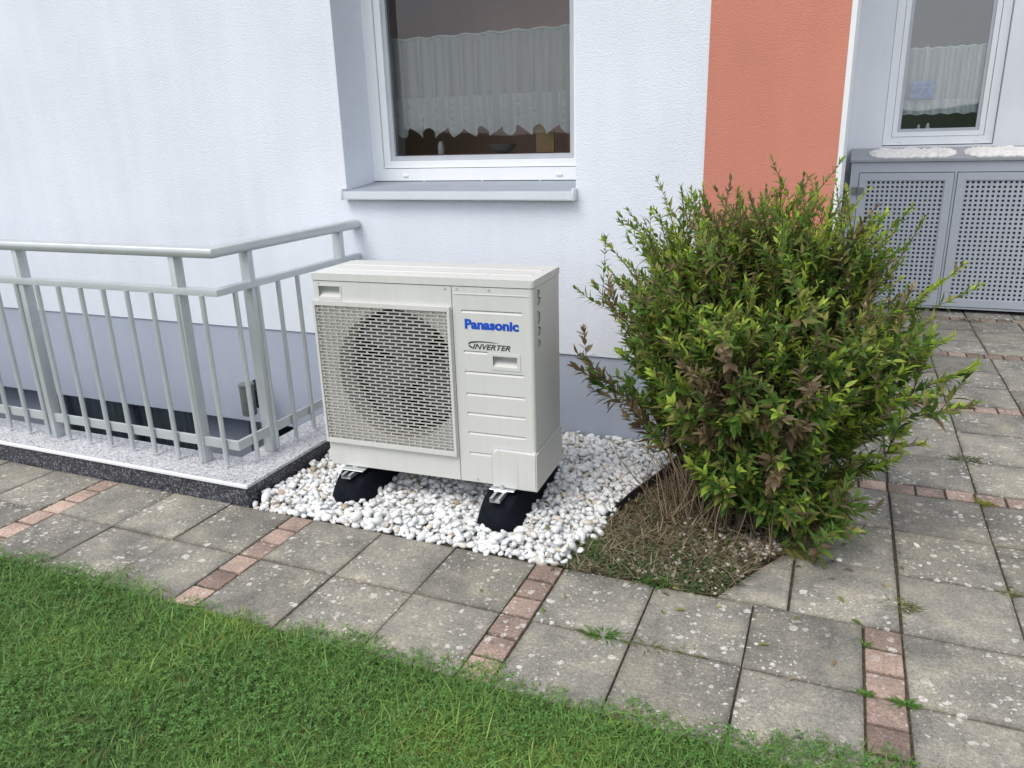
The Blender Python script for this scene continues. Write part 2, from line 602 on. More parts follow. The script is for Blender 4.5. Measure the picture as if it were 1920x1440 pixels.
def paver(name, poly, mat, z=0.0):
    cx = sum(p[0] for p in poly) / len(poly); cy = sum(p[1] for p in poly) / len(poly)
    bm = bmesh.new()
    prism(bm, [(x - cx, y - cy) for x, y in poly], -0.05, 0.0, 0.005)
    me = done(bm, name, True, R_(35))
    return obj(name, me, mat, pavement, (cx, cy, z), (R_(rnd.uniform(-.55, .55)), R_(rnd.uniform(-.55, .55)), R_(rnd.uniform(-.3, .3))))


def rect(x0, x1, y0, y1, gap=0.0038, j=0.0017):
    J = lambda: rnd.uniform(-j, j)
    h = gap / 2
    return [(x0 + h + J(), y0 + h + J()), (x1 - h + J(), y0 + h + J()), (x1 - h + J(), y1 - h + J()), (x0 + h + J(), y1 - h + J())]


Y_ROWS = (1.575, 1.895, 2.213)
for k in range(-6, 4):
    bx = -0.879 + P * k
    for r in range(2):
        y0, y1 = Y_ROWS[r], Y_ROWS[r + 1]
        for q in range(3):
            d = (y1 - y0) / 3
            paver('brick', rect(bx, bx + 0.105, y0 + q * d, y0 + (q + 1) * d, 0.0085), M['brick'], rnd.uniform(-.003, .001))
        for c in range(3):
            x0 = bx + 0.105 + c * 0.3127
            paver('tile', rect(x0, x0 + 0.3127, y0, y1), M['tile'], rnd.uniform(-.002, .002))
XS = [-0.047, 0.272, 0.592, 0.93, 1.25, 1.57, 1.89, 2.21, 2.53, 2.85, 3.17]
ROWS = [('t', 2.213, 2.552), ('t', 2.552, 2.872), ('t', 2.872, 3.219), ('b', 3.219, 3.317), ('t', 3.317, 3.657), ('t', 3.657, 4.03), ('t', 4.03, 4.372), ('b', 4.372, 4.478),
        ('t', 4.478, 4.81), ('t', 4.81, 5.14), ('t', 5.14, 5.47), ('b', 5.47, 5.575), ('t', 5.575, 5.90), ('t', 5.90, 6.23), ('t', 6.23, 6.56), ('b', 6.56, 6.665), ('t', 6.665, 7.0)]
for kind, y0, y1 in ROWS:
    if kind == 't':
        for i in range(len(XS) - 1):
            x0 = XS[i] if (i > 0 or y0 < 3.3) else -0.022
            pl = rect(x0, XS[i + 1], y0, y1, 0.005)
            if i == 0: pl = [(x + (0 if x < 0.1 else -0.004), y) for x, y in pl]
            paver('tile', pl, M['tile'], rnd.uniform(-.002, .002))
    else:
        x = -0.047 if y0 < 3.3 else -0.02
        while x < 3.1:
            w = rnd.uniform(0.1, 0.108)
            paver('brick', rect(x, x + w, y0, y1, 0.008), M['brick'], rnd.uniform(-.003, .001))
            x += w
# the slab cut on the diagonal at the corner of the planting bed
paver('tile', [(-0.262, 2.219), (-0.052, 2.219), (-0.052, 2.575), (-0.088, 2.56), (-0.185, 2.37)], M['tile'])

# ------------------------------------------------------------------ house
house = empty('house', (-3.0, WY, 0), 0, 'white rendered house with orange painted corner strip and grey plinth', 'house')
HL = Vector(house.location)


def hpart(name, me, mat, parent=None):
    """mesh given in world coordinates, parented under the house"""
    par = parent or house
    o = obj(name, me, mat, par)
    off = HL
    if par is not house:
        off = Vector((0, 0, 0))
        o.location = (0, 0, 0)
        return o
    o.location = -HL
    return o


HX0, HX1 = -9.0, -0.03
ZT = 5.6
WIN = (-2.317, -1.11, 1.166, 2.62)
OR0, OR1 = -0.555, -0.048
WALL_T = 0.40
bm = bmesh.new()
holed(bm, HX0, HX1, 0.425, ZT, [WIN], lambda u, v, d: (u, WY + d, v), WALL_T)
hpart('wall', done(bm, 'wall'), M['white_plaster'])
bm = bmesh.new(); box(bm, OR0, OR1, WY - 0.003, WY + 0.02, 0.425, ZT - 0.01)
hpart('orange_strip', done(bm, 'orange_strip'), M['orange_plaster'])
bm = bmesh.new(); box(bm, OR1 + 0.001, HX1 + 0.002, WY - 0.002, WY + 0.02, 0.426, ZT - 0.012)
hpart('corner_bead', done(bm, 'corner_bead'), M['white_trim'])
bm = bmesh.new(); box(bm, HX0 + 0.01, HX1 - 0.006, WY + 0.008, WY + 0.30, -0.155, 0.4245)
hpart('plinth', done(bm, 'plinth'), M['plinth_paint'])
# side wall and rear wing
bm = bmesh.new(); box(bm, HX1 - 0.40, HX1 - 0.001, WY + WALL_T + 0.002, 7.2, -0.1, ZT)
hpart('side_wall', done(bm, 'side_wall'), M['fine_white'])
WIN2 = (0.222, 1.005, 1.255, 2.75)
RY = 7.2
bm = bmesh.new()
holed(bm, -0.6, 6.0, -0.1, ZT, [WIN2], lambda u, v, d: (u, RY + 0.001 + d, v), 0.36)
hpart('rear_wall', done(bm, 'rear_wall'), M['fine_white'])


def room(name, x0, x1, y0, y1, z0, z1, mat):
    bm = bmesh.new()
    v = [bm.verts.new(p) for p in ((x0, y0, z0), (x1, y0, z0), (x1, y1, z0), (x0, y1, z0), (x0, y0, z1), (x1, y0, z1), (x1, y1, z1), (x0, y1, z1))]
    for f in ((0, 1, 2, 3), (4, 5, 6, 7), (0, 3, 7, 4), (1, 2, 6, 5), (3, 2, 6, 7)):
        bm.faces.new([v[i] for i in f])
    return hpart(name, done(bm, name), mat)


room('room', -2.9, -0.6, WY + WALL_T + 0.001, 4.75, 0.45, 2.95, M['room'])
room('room', -0.1, 1.6, RY + 0.363, 8.5, 0.45, 3.0, M['room_grey'])
bm = bmesh.new()
box(bm, HX0 - 0.3, HX1 + 0.03, WY - 0.05, 7.17, ZT + 0.002, ZT + 0.2)
box(bm, HX0 - 0.3, 6.3, 7.172, 12, ZT + 0.002, ZT + 0.2)
hpart('roof', done(bm, 'roof'), M['lid_grey'])


def window(x0, x1, z0, z1, y, gl='glass'):
    """frame, sash, bead and pane of one window; y = outer face of the frame"""
    fw, sw, bw = 0.060, 0.036, 0.022
    bm = bmesh.new()
    holed(bm, x0, x1, z0, z1, [(x0 + fw, x1 - fw, z0 + fw, z1 - fw)], lambda u, v, d: (u, y + d, v), 0.07)
    bmesh.ops.bevel(bm, geom=[e for e in bm.edges if e.calc_length() > 0.3 and abs(e.verts[0].co.y - y) < 1e-4 and abs(e.verts[1].co.y - y) < 1e-4 and len(e.link_faces) == 2 and e.calc_face_angle(0) > 0.5], offset=0.004, segments=2, affect='EDGES')
    fr = hpart('window', done(bm, 'window'), M['pvc'])
    a0, a1, c0, c1 = x0 + fw + 0.003, x1 - fw - 0.003, z0 + fw + 0.003, z1 - fw - 0.003
    bm = bmesh.new()
    holed(bm, a0, a1, c0, c1, [(a0 + sw, a1 - sw, c0 + sw, c1 - sw)], lambda u, v, d: (u, y + 0.012 + d, v), 0.055)
    bmesh.ops.bevel(bm, geom=[e for e in bm.edges if e.calc_length() > 0.3 and abs(e.verts[0].co.y - y - 0.012) < 1e-4 and abs(e.verts[1].co.y - y - 0.012) < 1e-4 and e.calc_face_angle(0) > 0.5], offset=0.004, segments=2, affect='EDGES')
    hpart('sash', done(bm, 'sash'), M['pvc'], fr)
    b0, b1, d0, d1 = a0 + sw + 0.001, a1 - sw - 0.001, c0 + sw + 0.001, c1 - sw - 0.001
    bm = bmesh.new()
    holed(bm, b0, b1, d0, d1, [(b0 + bw, b1 - bw, d0 + bw, d1 - bw)], lambda u, v, d: (u, y + 0.024 + d, v), 0.04)
    hpart('glazing_bead', done(bm, 'glazing_bead'), M['bead'], fr)
    bm = bmesh.new()
    bm.faces.new([bm.verts.new(p) for p in ((b0 + bw * .5, y + 0.040, d0 + bw * .5), (b1 - bw * .5, y + 0.040, d0 + bw * .5), (b1 - bw * .5, y + 0.040, d1 - bw * .5), (b0 + bw * .5, y + 0.040, d1 - bw * .5))])
    hpart('pane', done(bm, 'pane'), M[gl], fr)
    # drain caps on the lower frame
    for fx in (0.16, 0.86):
        bm = bmesh.new()
        cx = x0 + (x1 - x0) * fx
        box(bm, cx - 0.016, cx + 0.016, y - 0.006, y + 0.004, z0 + 0.018, z0 + 0.032, 0.004, 2)
        hpart('drain_cap', done(bm, 'drain_cap', True, R_(40)), M['pvc'], fr)
    return fr


FY = WY + 0.262
front_win = window(-2.317, -1.11, 1.213, 2.62, FY)
window(0.226, 1.0, 1.262, 2.75, RY + 0.05, 'glass_coated')

# aluminium sill of the front window
bm = bmesh.new()
zs0, zs1 = 1.177, 1.2118
v = [(-2.312, WY - 0.045, zs0), (-1.113, WY - 0.045, zs0), (-1.113, FY + 0.03, zs1), (-2.312, FY + 0.03, zs1)]
top = [bm.verts.new(p) for p in v]
bot = [bm.verts.new((p[0], p[1], p[2] - 0.003)) for p in v]
bm.faces.new(top); bm.faces.new(bot[::-1])
for i in range(4): bm.faces.new((top[i], top[(i + 1) % 4], bot[(i + 1) % 4], bot[i]))
sill = hpart('window_sill', done(bm, 'window_sill'), M['sill_grey'])  # top greyer than the lip: its darker reflection is put into the colour
bm = bmesh.new()
box(bm, -2.312, -1.113, WY - 0.047, WY - 0.042, zs0 - 0.032, zs0 + 0.003, 0.0012, 1)
box(bm, -2.312, -1.113, WY - 0.0475, WY - 0.032, zs0 - 0.035, zs0 - 0.0325)
hpart('front_lip', done(bm, 'front_lip'), M['alu'], sill)
for x in (-2.322, -1.114):
    bm = bmesh.new()
    box(bm, x, x + 0.011, WY - 0.052, WY - 0.001, zs0 - 0.037, zs0 + 0.016, 0.002, 2)
    hpart('end_cap', done(bm, 'end_cap', True, R_(40)), M['alu'], sill)
for x in (-2.02, -1.69, -1.38):
    bm = bmesh.new(); box(bm, x, x + 0.008, FY - 0.006, FY + 0.003, 1.204, 1.2135)
    hpart('clip', done(bm, 'clip'), M['bead'], sill)
bm = bmesh.new(); tube(bm, [(-1.186, FY + 0.0105, 1.292), (-1.186, FY + 0.013, 1.292)], 0.004, 10)
hpart('screw', done(bm, 'screw'), M['lamp_grey'], front_win)
# basement wall and windows at the foot of the light well
BY = WY + 0.12
BW = [(-5.05, -3.72, -1.15, -0.20), (-3.28, -2.42, -1.15, -0.20)]
bm = bmesh.new()
holed(bm, HX0, -2.0, -2.6, -0.156, BW, lambda u, v, d: (u, BY + d, v), 0.2)
hpart('basement_wall', done(bm, 'basement_wall'), M['well_wall'])
bm = bmesh.new(); box(bm, HX0, -2.0, BY + 0.6, BY + 0.65, -2.6, -0.16)  # near-black sheet: darkness of the unlit basement put into its colour
hpart('basement_dark_sheet', done(bm, 'basement_dark_sheet'), M['dark_gap'])
for (x0, x1, z0, z1) in BW:
    bm = bmesh.new()
    xm = (x0 + x1) / 2
    holed(bm, x0, x1, z0, z1, [(x0 + 0.05, xm - 0.025, z0 + 0.05, z1 - 0.03), (xm + 0.025, x1 - 0.05, z0 + 0.05, z1 - 0.03)], lambda u, v, d: (u, BY + 0.06 + d, v), 0.05)
    bw_ = hpart('basement_window', done(bm, 'basement_window'), M['bead'])
    for a, b in ((x0 + 0.05, xm - 0.025), (xm + 0.025, x1 - 0.05)):
        bm = bmesh.new()
        bm.faces.new([bm.verts.new(p) for p in ((a, BY + 0.085, z0 + 0.05), (b, BY + 0.085, z0 + 0.05), (b, BY + 0.085, z1 - 0.03), (a, BY + 0.085, z1 - 0.03))])
        hpart('pane', done(bm, 'pane'), M['glass'], bw_)


def folds(x0, x1, y, z0, z1, n, amp, zig=None, seed=1, cols=None):
    """hanging cloth with irregular folds; zig = (count, height) of the pointed lower edge"""
    r = np.random.default_rng(seed)
    nx, nz = cols or 240, 14
    u = np.linspace(0, 1, nx)
    ph = np.cumsum(1 + 0.7 * r.random(n * 2)); ph = ph / ph[-1] * n
    phase = np.interp(u, np.linspace(0, 1, n * 2), ph) * 2 * np.pi
    a = amp * (0.6 + 0.8 * np.interp(u, np.linspace(0, 1, n), r.random(n)))
    V = []
    for j in range(nz):
        t = j / (nz - 1)
        yy = y + a * (0.55 + 0.6 * t) * np.sin(phase) + 0.35 * a * t * np.sin(phase * 0.5 + 1)
        xx = x0 + (x1 - x0) * u + 0.006 * t * np.sin(phase + 0.8)
        zb = np.full(nx, z0)
        if zig:
            ww = np.interp(u, np.linspace(0, 1, zig[0] + 1), np.cumsum(np.r_[0, 0.75 + 0.5 * r.random(zig[0])]) if j == nz - 1 and False else np.arange(zig[0] + 1))
            zb = z0 - zig[1] * (0.5 - np.abs((ww % 1) - 0.5)) * 2 * (0.75 + 0.4 * np.interp(u, np.linspace(0, 1, 9), r.random(9)) * 0 + 0.0)
        zz = z1 + (zb - z1) * t
        V.append(np.stack([xx, yy, zz], 1))
    V = np.concatenate(V)
    i, j = np.meshgrid(np.arange(nx - 1), np.arange(nz - 1))
    k = (j * nx + i).ravel()
    F = np.stack([k, k + 1, k + nx + 1, k + nx], 1)
    return V, F, nx, nz


def curtain(name, label, x0, x1, y, z0, z1, n, amp, zig, mat, seed, hem=0.004):
    V, F, nx, nz = folds(x0, x1, y, z0, z1, n, amp, zig, seed)
    root = empty(name, ((x0 + x1) / 2, y, z1), 0, label, 'curtain')
    off = np.array(root.location)
    obj('cloth', mesh_np('cloth', V - off, [F], smooth=True), mat, root)
    bm = bmesh.new()
    tube(bm, [tuple(V[(nz - 1) * nx + i] - off + np.array([0, -0.002, 0])) for i in range(0, nx, 2)], hem * .5, 4)
    obj('hem', done(bm, 'hem'), M['hem'], root)
    bm = bmesh.new()
    step = 5
    pts = [V[i] - off for i in range(0, nx, step)]
    tube(bm, [tuple(p + np.array([0, -0.003, 0.004 * math.sin(i * 1.1)])) for i, p in enumerate(pts)], 0.005, 5)
    obj('top_hem', done(bm, 'top_hem'), M['hem'], root)
    bm = bmesh.new(); tube(bm, [(x0 - 0.05 - off[0], 0.012, -0.012), (x1 + 0.05 - off[0], 0.012, -0.012)], 0.005, 8)
    obj('rod', done(bm, 'rod'), M['silver'], root)
    return root


curtain('cafe_curtain', 'sheer white cafe curtain with pointed lace hem behind the larger window', -2.26, -1.13, 3.775, 1.478, 1.905, 15, 0.014, (11, 0.075), M['sheer'], 3)
curtain('net_curtain', 'short white net curtain behind the narrow window above the grey cabinet', 0.29, 0.96, 7.36, 1.50, 1.985, 9, 0.016, (6, 0.018), M['sheer_small'], 5)
curtain('basement_curtain', 'dark folded curtain inside the basement window behind the railing', -5.0, -3.75, BY + 0.16, -1.1, -0.2, 22, 0.02, None, simple('slate_curtain', (0.40, 0.46, 0.48), 0.9), 8)
# things on the inner window ledge
bm = bmesh.new(); box(bm, -2.30, -1.12, 3.765, 3.95, 1.315, 1.335)
hpart('inner_ledge', done(bm, 'inner_ledge'), M['room'])


def ledge_thing(name, label, cat, me, mat, loc, rz=0):
    return tag(obj(name, me, mat, None, loc, (0, 0, rz)), label, cat)


def lathe(profile, n=16):
    bm = bmesh.new()
    rings = [[bm.verts.new((r * math.cos(2 * math.pi * k / n), r * math.sin(2 * math.pi * k / n), z)) for k in range(n)] for r, z in profile]
    for a, b in zip(rings, rings[1:]):
        for k in range(n): bm.faces.new((a[k], a[(k + 1) % n], b[(k + 1) % n], b[k]))
    bm.faces.new(rings[0][::-1]); bm.faces.new(rings[-1])
    return bm


def carton(name):
    bm = bmesh.new()
    holed(bm, -0.045, 0.045, -0.035, 0.035, [(-0.042, 0.042, -0.032, 0.032)], lambda u, v, d: (u, v, 0.13 - d), 0.128)
    box(bm, -0.042, 0.042, -0.032, 0.032, 0.001, 0.004)
    return done(bm, name)


ledge_thing('jar', 'small pale jar on the ledge inside the larger window', 'jar', done(lathe([(0.014, 0), (0.018, 0.006), (0.018, 0.045), (0.012, 0.056), (0.013, 0.066)]), 'jar', True, R_(40)), M['jar'], (-2.03, 3.85, 1.336))
ledge_thing('carton', 'tan open carton on the ledge at the right of the curtain points', 'carton', carton('carton'), M['card'], (-1.44, 3.87, 1.336), 0.3)
ledge_thing('paper_bag', 'larger tan paper bag standing beside the open carton inside the window', 'bag', carton('paper_bag'), M['card'], (-1.24, 3.88, 1.336), -0.2).scale = (1.4, 1.2, 1.25)
ledge_thing('bowl', 'dark round bowl on the ledge behind the larger window pane', 'bowl', done(lathe([(0.03, 0), (0.06, 0.02), (0.075, 0.045), (0.07, 0.045), (0.055, 0.02), (0.028, 0.006)], 24), 'bowl', True, R_(60)), M['room_grey'], (-1.68, 3.87, 1.336))
# a small blue picture hung in the narrow window
bp = empty('window_picture', (0.475, 7.315, 1.61), 0.0, 'small blue picture hanging in the narrow window before the net curtain', 'picture')
obj('card', boxes('card', [(-0.085, 0.085, 0, 0.004, 0, 0.13)], 0.001), M['blue_card'], bp)
obj('hanger', boxes('hanger', [(-0.002, 0.002, 0.001, 0.003, 0.131, 0.40)]), M['hem'], bp)
for i, (x, s) in enumerate(((0.48, 1.0), (0.545, 1.25))):
    ledge_thing('figurine', ('short white figurine on the sill inside the narrow window', 'taller white figurine on the sill inside the narrow window')[i], 'figurine',
                done(lathe([(0.012, 0), (0.016, 0.008), (0.008, 0.02), (0.011, 0.028), (0.004, 0.04)], 10), 'figurine', True, R_(60)), M['jar'], (x, 7.33, 1.375)).scale = (s, s, s)
bm = bmesh.new(); box(bm, 0.22, 1.0, 7.292, 7.56, 1.355, 1.374)
hpart('inner_ledge', done(bm, 'inner_ledge'), M['room_grey'])

# ------------------------------------------------------------------ light well with kerb and coping
well = empty('light_well', (-2.13, 2.2, 0), 0, 'light well kerb with dark speckled sides and pale speckled coping', 'light well')


def wpart(name, me, mat, par=None):
    o = obj(name, me, mat, par or well)
    if par is None:
        o.location = -Vector(well.location)
    return o


bm = bmesh.new()
KX, KY, KI, KJ, KT = -2.135, 2.205, -2.365, 2.44, 0.098
LX = -8.5
prism(bm, [(LX, KY + 0.008), (KX - 0.008, KY + 0.008), (KX - 0.008, WY + 0.006), (KI, WY + 0.006), (KI, KJ), (LX, KJ)], -0.06, KT - 0.012)
wpart('kerb', done(bm, 'kerb'), M['fascia'])
for nm, poly in (('coping', [(LX, KY), (KX, KY), (KI, KJ), (LX, KJ)]), ('coping', [(KX, KY), (KX, WY + 0.006), (KI, WY + 0.006), (KI, KJ)])):
    bm = bmesh.new()
    prism(bm, poly, KT - 0.011, KT, 0.003)
    wpart(nm, done(bm, nm, True, R_(50)), M['coping'])
bm = bmesh.new()
box(bm, LX, KX + 0.003, KY - 0.003, KY + 0.008, KT - 0.013, KT + 0.0025, 0.0022, 2)
wpart('edge_trim', done(bm, 'edge_trim', True, R_(40)), M['white_trim'])  # white colour stands in for the sky's glint along the front edge
bm = bmesh.new()
box(bm, KX - 0.006, KX + 0.003, KY + 0.009, WY + 0.004, KT - 0.013, KT + 0.0015, 0.0022, 2)
wpart('edge_trim', done(bm, 'edge_trim', True, R_(40)), M['coping'])
bm = bmesh.new()
prism(bm, [(LX, KJ - 0.2), (KI + 0.2, KJ - 0.2), (KI + 0.2, WY + 0.1), (KI + 0.003, WY + 0.1), (KI + 0.003, KJ - 0.003), (LX, KJ - 0.003)], -2.6, -0.061)
wpart('well_wall', done(bm, 'well_wall'), M['well_wall'])
bm = bmesh.new(); box(bm, LX, KI + 0.003, KJ - 0.003, BY + 0.6, -2.7, -2.6)
wpart('well_floor', done(bm, 'well_floor'), M['joint'])

# ------------------------------------------------------------------ railing
rail = empty('railing', (-2.29, 2.345, KT), 0, 'silver painted steel railing around the light well', 'railing')
RX, RYY = -2.278, 2.345
RO = Vector(rail.location)


def rpart(name, me, mat=None):
    return obj(name, me, mat or M['silver'], rail, -RO)


def oval_rail(pts, w, h, name):
    """flat oval section swept along a horizontal polyline with mitred corners"""
    bm = bmesh.new()
    prof = []
    n = 16
    for k in range(n):
        a = 2 * math.pi * k / n
        cx = abs(math.cos(a)) ** 0.75 * (1 if math.cos(a) >= 0 else -1); sz = abs(math.sin(a)) ** 0.75 * (1 if math.sin(a) >= 0 else -1)
        prof.append((cx * w / 2, sz * h / 2))
    rings = []
    for i, p in enumerate(pts):
        p = Vector(p)
        d0 = (p - Vector(pts[i - 1])).normalized() if i else None
        d1 = (Vector(pts[i + 1]) - p).normalized() if i < len(pts) - 1 else None
        if d0 is None: d0 = d1
        if d1 is None: d1 = d0
        t = (d0 + d1).normalized()
        side = Vector((t.y, -t.x, 0))
        s = 1 / max(0.3, t.dot(d0))
        rings.append([bm.verts.new(p + side * (a * s) + Vector((0, 0, b))) for a, b in prof])
    for A, B in zip(rings, rings[1:]):
        for k in range(n): bm.faces.new((A[k], A[(k + 1) % n], B[(k + 1) % n], B[k]))
    bm.faces.new(rings[0][::-1]); bm.faces.new(rings[-1])
    return done(bm, name, True, R_(50))


rpart('handrail', oval_rail([(-7.0, RYY, 1.018), (RX, RYY, 1.018), (RX, WY - 0.012, 1.018)], 0.062, 0.046, 'handrail'))
bm = bmesh.new(); tube(bm, [(RX, WY - 0.013, 1.012), (RX, WY + 0.004, 1.012)], 0.012, 10)
rpart('wall_fixing', done(bm, 'wall_fixing'))
W2 = 0.018


def L_bar(z0, z1, hw, name, end):
    bm = bmesh.new()
    prism(bm, [(-7.0, RYY - hw), (RX + hw, RYY - hw), (RX + hw, end), (RX - hw, end), (RX - hw, RYY + hw), (-7.0, RYY + hw)], z0, z1, 0.002)
    return done(bm, name, True, R_(40))


rpart('top_rail', L_bar(0.845, 0.872, 0.020, 'top_rail', WY - 0.01))
rpart('bottom_rail', L_bar(0.180, 0.221, 0.005, 'bottom_rail', WY - 0.06))
post_me = boxes('post', [(-0.015, 0.015, -0.024, 0.024, 0, 0.9)], 0.002)
for x in (-5.24, -4.32, -3.405, -2.478):
    o = obj('post', post_me, M['silver'], rail, Vector((x, RYY + 0.008, KT)) - RO)
for y in (2.545, 3.20):
    o = obj('post', post_me, M['silver'], rail, Vector((RX - 0.008, y, KT)) - RO, (0, 0, R_(90)))
bm = bmesh.new(); tube(bm, [(0, 0, 0.012), (0, 0, 0.75)], 0.0105, 10)
bar_me = done(bm, 'baluster', True, R_(40))
x = -2.343
while x > -6.9:
    obj('baluster', bar_me, M['silver'], rail, Vector((x, RYY - 0.0155, KT)) - RO)
    x -= 0.1368
y = 2.43
while y < WY - 0.05:
    obj('baluster', bar_me, M['silver'], rail, Vector((RX + 0.0155, y, KT)) - RO)
    y += 0.1335

# ------------------------------------------------------------------ wall lamp in the light well
lamp = empty('wall_lamp', (-3.03, 3.24, -0.055), 0, 'small grey cylinder lamp fixed low on the grey plinth behind the railing', 'lamp')
obj('lamp_body', done(lathe([(0.037, 0), (0.041, 0.004), (0.041, 0.17), (0.044, 0.172), (0.044, 0.184), (0.02, 0.19)], 24), 'lamp_body', True, R_(40)), M['lamp_grey'], lamp)
obj('bracket', boxes('bracket', [(-0.022, 0.022, 0.03, 0.10, 0.05, 0.13), (-0.045, 0.045, 0.101, 0.127, 0.0, 0.17)], 0.003), M['black_plastic'], lamp)

# ------------------------------------------------------------------ heat pump
hp = empty('heat_pump', (-1.87, 2.4206, 0.147), 0.0471, 'ivory outdoor heat pump unit with round fan behind a slotted grille', 'heat pump')
W, D, H = 0.9, 0.32, 0.795
TOPH = 0.027


def plan(w0, w1, d0, d1, r, n=5):
    pts = []
    for cx, cy, a0 in ((w1 - r, d0 + r, -90), (w1 - r, d1 - r, 0), (w0 + r, d1 - r, 90), (w0 + r, d0 + r, 180)):
        for k in range(n + 1):
            a = R_(a0 + 90 * k / n)
            pts.append((cx + r * math.cos(a), cy + r * math.sin(a)))
    return pts


def hpp(name, me, mat, par=None):
    return obj(name, me, mat, par or hp)


# shell: sides and back, open at the front between the rounded corners
bm = bmesh.new()
pl = plan(0, W, 0, D, 0.014)
z0, z1 = 0.0, H - TOPH - 0.002
lo = [bm.verts.new((x, y, z0)) for x, y in pl]; hi = [bm.verts.new((x, y, z1)) for x, y in pl]
n = len(pl)
for i in range(n):
    j = (i + 1) % n
    if i == n - 1: continue
    bm.faces.new((lo[i], lo[j], hi[j], hi[i]))
box(bm, 0.012, W - 0.012, 0.012, D - 0.012, 0.0, 0.012)
box(bm, 0.586, 0.600, 0.014, D - 0.02, 0.012, z1)          # inner partition
casing = hpp('casing', done(bm, 'casing', True, R_(35)), M['casing'])
bm = bmesh.new()
prism(bm, plan(-0.0025, W + 0.0025, -0.0025, D + 0.0025, 0.016), H - TOPH, H, 0.006)
top_panel = hpp('top_panel', done(bm, 'top_panel', True, R_(35)), M['casing'])
# small ridges and slots pressed in the lid
bm = bmesh.new()
for i in range(3): box(bm, 0.475 + i * 0.032, 0.497 + i * 0.032, 0.215, 0.223, H - 0.001, H + 0.0006)
hpp('vent_slot', done(bm, 'vent_slot'), M['bead'], top_panel)
for dd in (0.09, 0.2):
    bm = bmesh.new(); box(bm, 0.03, W - 0.03, dd, dd + 0.02, H - 0.003, H + 0.0022, 0.0018, 2)
    hpp('lid_rib', done(bm, 'lid_rib', True, R_(50)), M['casing'], top_panel)

PT = 0.012          # thickness of the front plates
front = lambda u, v, d: (u, d, v)


def groove(bm, u0, u1, v0, v1, depth, flat=0.25):
    """pressed pocket: floor slopes out from the back at the top to flush at the bottom"""
    vm = v0 + (v1 - v0) * (1 - flat)
    A = [bm.verts.new(p) for p in ((u0, 0, v0), (u1, 0, v0), (u1, depth, vm), (u0, depth, vm), (u0, depth, v1), (u1, depth, v1), (u0, 0, v1), (u1, 0, v1))]
    bm.faces.new((A[0], A[1], A[2], A[3])); bm.faces.new((A[3], A[2], A[5], A[4]))
    bm.faces.new((A[4], A[5], A[7], A[6]))
    bm.faces.new((A[0], A[3], A[4], A[6])); bm.faces.new((A[1], A[7], A[5], A[2]))


GR = (0.020, 0.572, 0.128, 0.668)          # opening of the grille
H1 = (0.030, 0.124, 0.704, 0.746)
bm = bmesh.new()
holed(bm, 0.0135, 0.5885, 0.004, z1 - 0.001, [GR, H1], lambda u, v, d: (u, d, v), PT, True)
groove(bm, *H1, 0.032, 0.42)
fp = hpp('front_panel', done(bm, 'front_panel'), M['casing'])
bm = bmesh.new()
grooves = [(0.626, 0.858, 0.670, 0.681), (0.628, 0.720, 0.518, 0.529), (0.629, 0.860, 0.440, 0.451), (0.631, 0.860, 0.355, 0.366), (0.631, 0.860, 0.278, 0.289), (0.633, 0.860, 0.200, 0.211), (0.634, 0.721, 0.117, 0.128)]
H2 = (0.742, 0.836, 0.475, 0.515)
holed(bm, 0.5915, W - 0.0135, 0.004, z1 - 0.001, grooves + [H2], lambda u, v, d: (u, d, v), PT, True)
for q in grooves: groove(bm, *q, 0.006, 0.15)
groove(bm, *H2, 0.032, 0.42)
sp = hpp('service_panel', done(bm, 'service_panel'), M['casing'])
# raised rim round the right handle
bm = bmesh.new()
holed(bm, H2[0] - 0.012, H2[1] + 0.012, H2[2] - 0.012, H2[3] + 0.010, [H2], lambda u, v, d: (u, -0.0022 + d, v), 0.002)
hpp('handle_rim', done(bm, 'handle_rim'), M['casing'], sp)
bm = bmesh.new()
holed(bm, H1[0] - 0.006, H1[1] + 0.006, H1[2] - 0.010, H1[3] + 0.006, [H1], lambda u, v, d: (u, -0.0022 + d, v), 0.002)
hpp('handle_rim', done(bm, 'handle_rim'), M['casing'], fp)
# embossed line below the lid
bm = bmesh.new(); box(bm, 0.60, 0.884, -0.002, 0.001, 0.737, 0.741, 0.0009, 2)
hpp('pressed_line', done(bm, 'pressed_line', True, R_(50)), M['casing'], sp)
for u, vv, pr in ((0.565, 0.757, fp), (0.612, 0.757, sp), (0.735, 0.757, sp), (0.03, 0.757, fp), (0.66, 0.018, sp)):
    bm = bmesh.new(); tube(bm, [(u, -0.0025, vv), (u, 0.001, vv)], 0.0042, 10)
    hpp('screw', done(bm, 'screw'), M['bead'], pr)
# valve cover, lower right
bm = bmesh.new()
prof = [(0.728, -0.002)] + [(0.728 + 0.022 - 0.022 * math.cos(R_(90 * k / 5)), 0.130 + 0.022 * math.sin(R_(90 * k / 5))) for k in range(6)] + [(W + 0.005, 0.152), (W + 0.005, -0.002)]
A = [bm.verts.new((u, -0.014, v)) for u, v in prof]; B = [bm.verts.new((u, 0.0005 if u < 0.9 else D - 0.004, v)) for u, v in prof]
fa = bm.faces.new(A)
for i in range(len(prof)):
    j = (i + 1) % len(prof)
    bm.faces.new((A[i], A[j], B[j], B[i]))
bm.faces.new(B[::-1])
bmesh.ops.bevel(bm, geom=[e for e in bm.edges if (fa in e.link_faces) or (e.verts[0].co.x > 0.9 and e.verts[1].co.x > 0.9 and abs(e.verts[0].co.z - e.verts[1].co.z) < 1e-5 and e.verts[0].co.z > .1)], offset=0.005, segments=3, affect='EDGES')
hpp('valve_cover', done(bm, 'valve_cover', True, R_(35)), M['casing'])
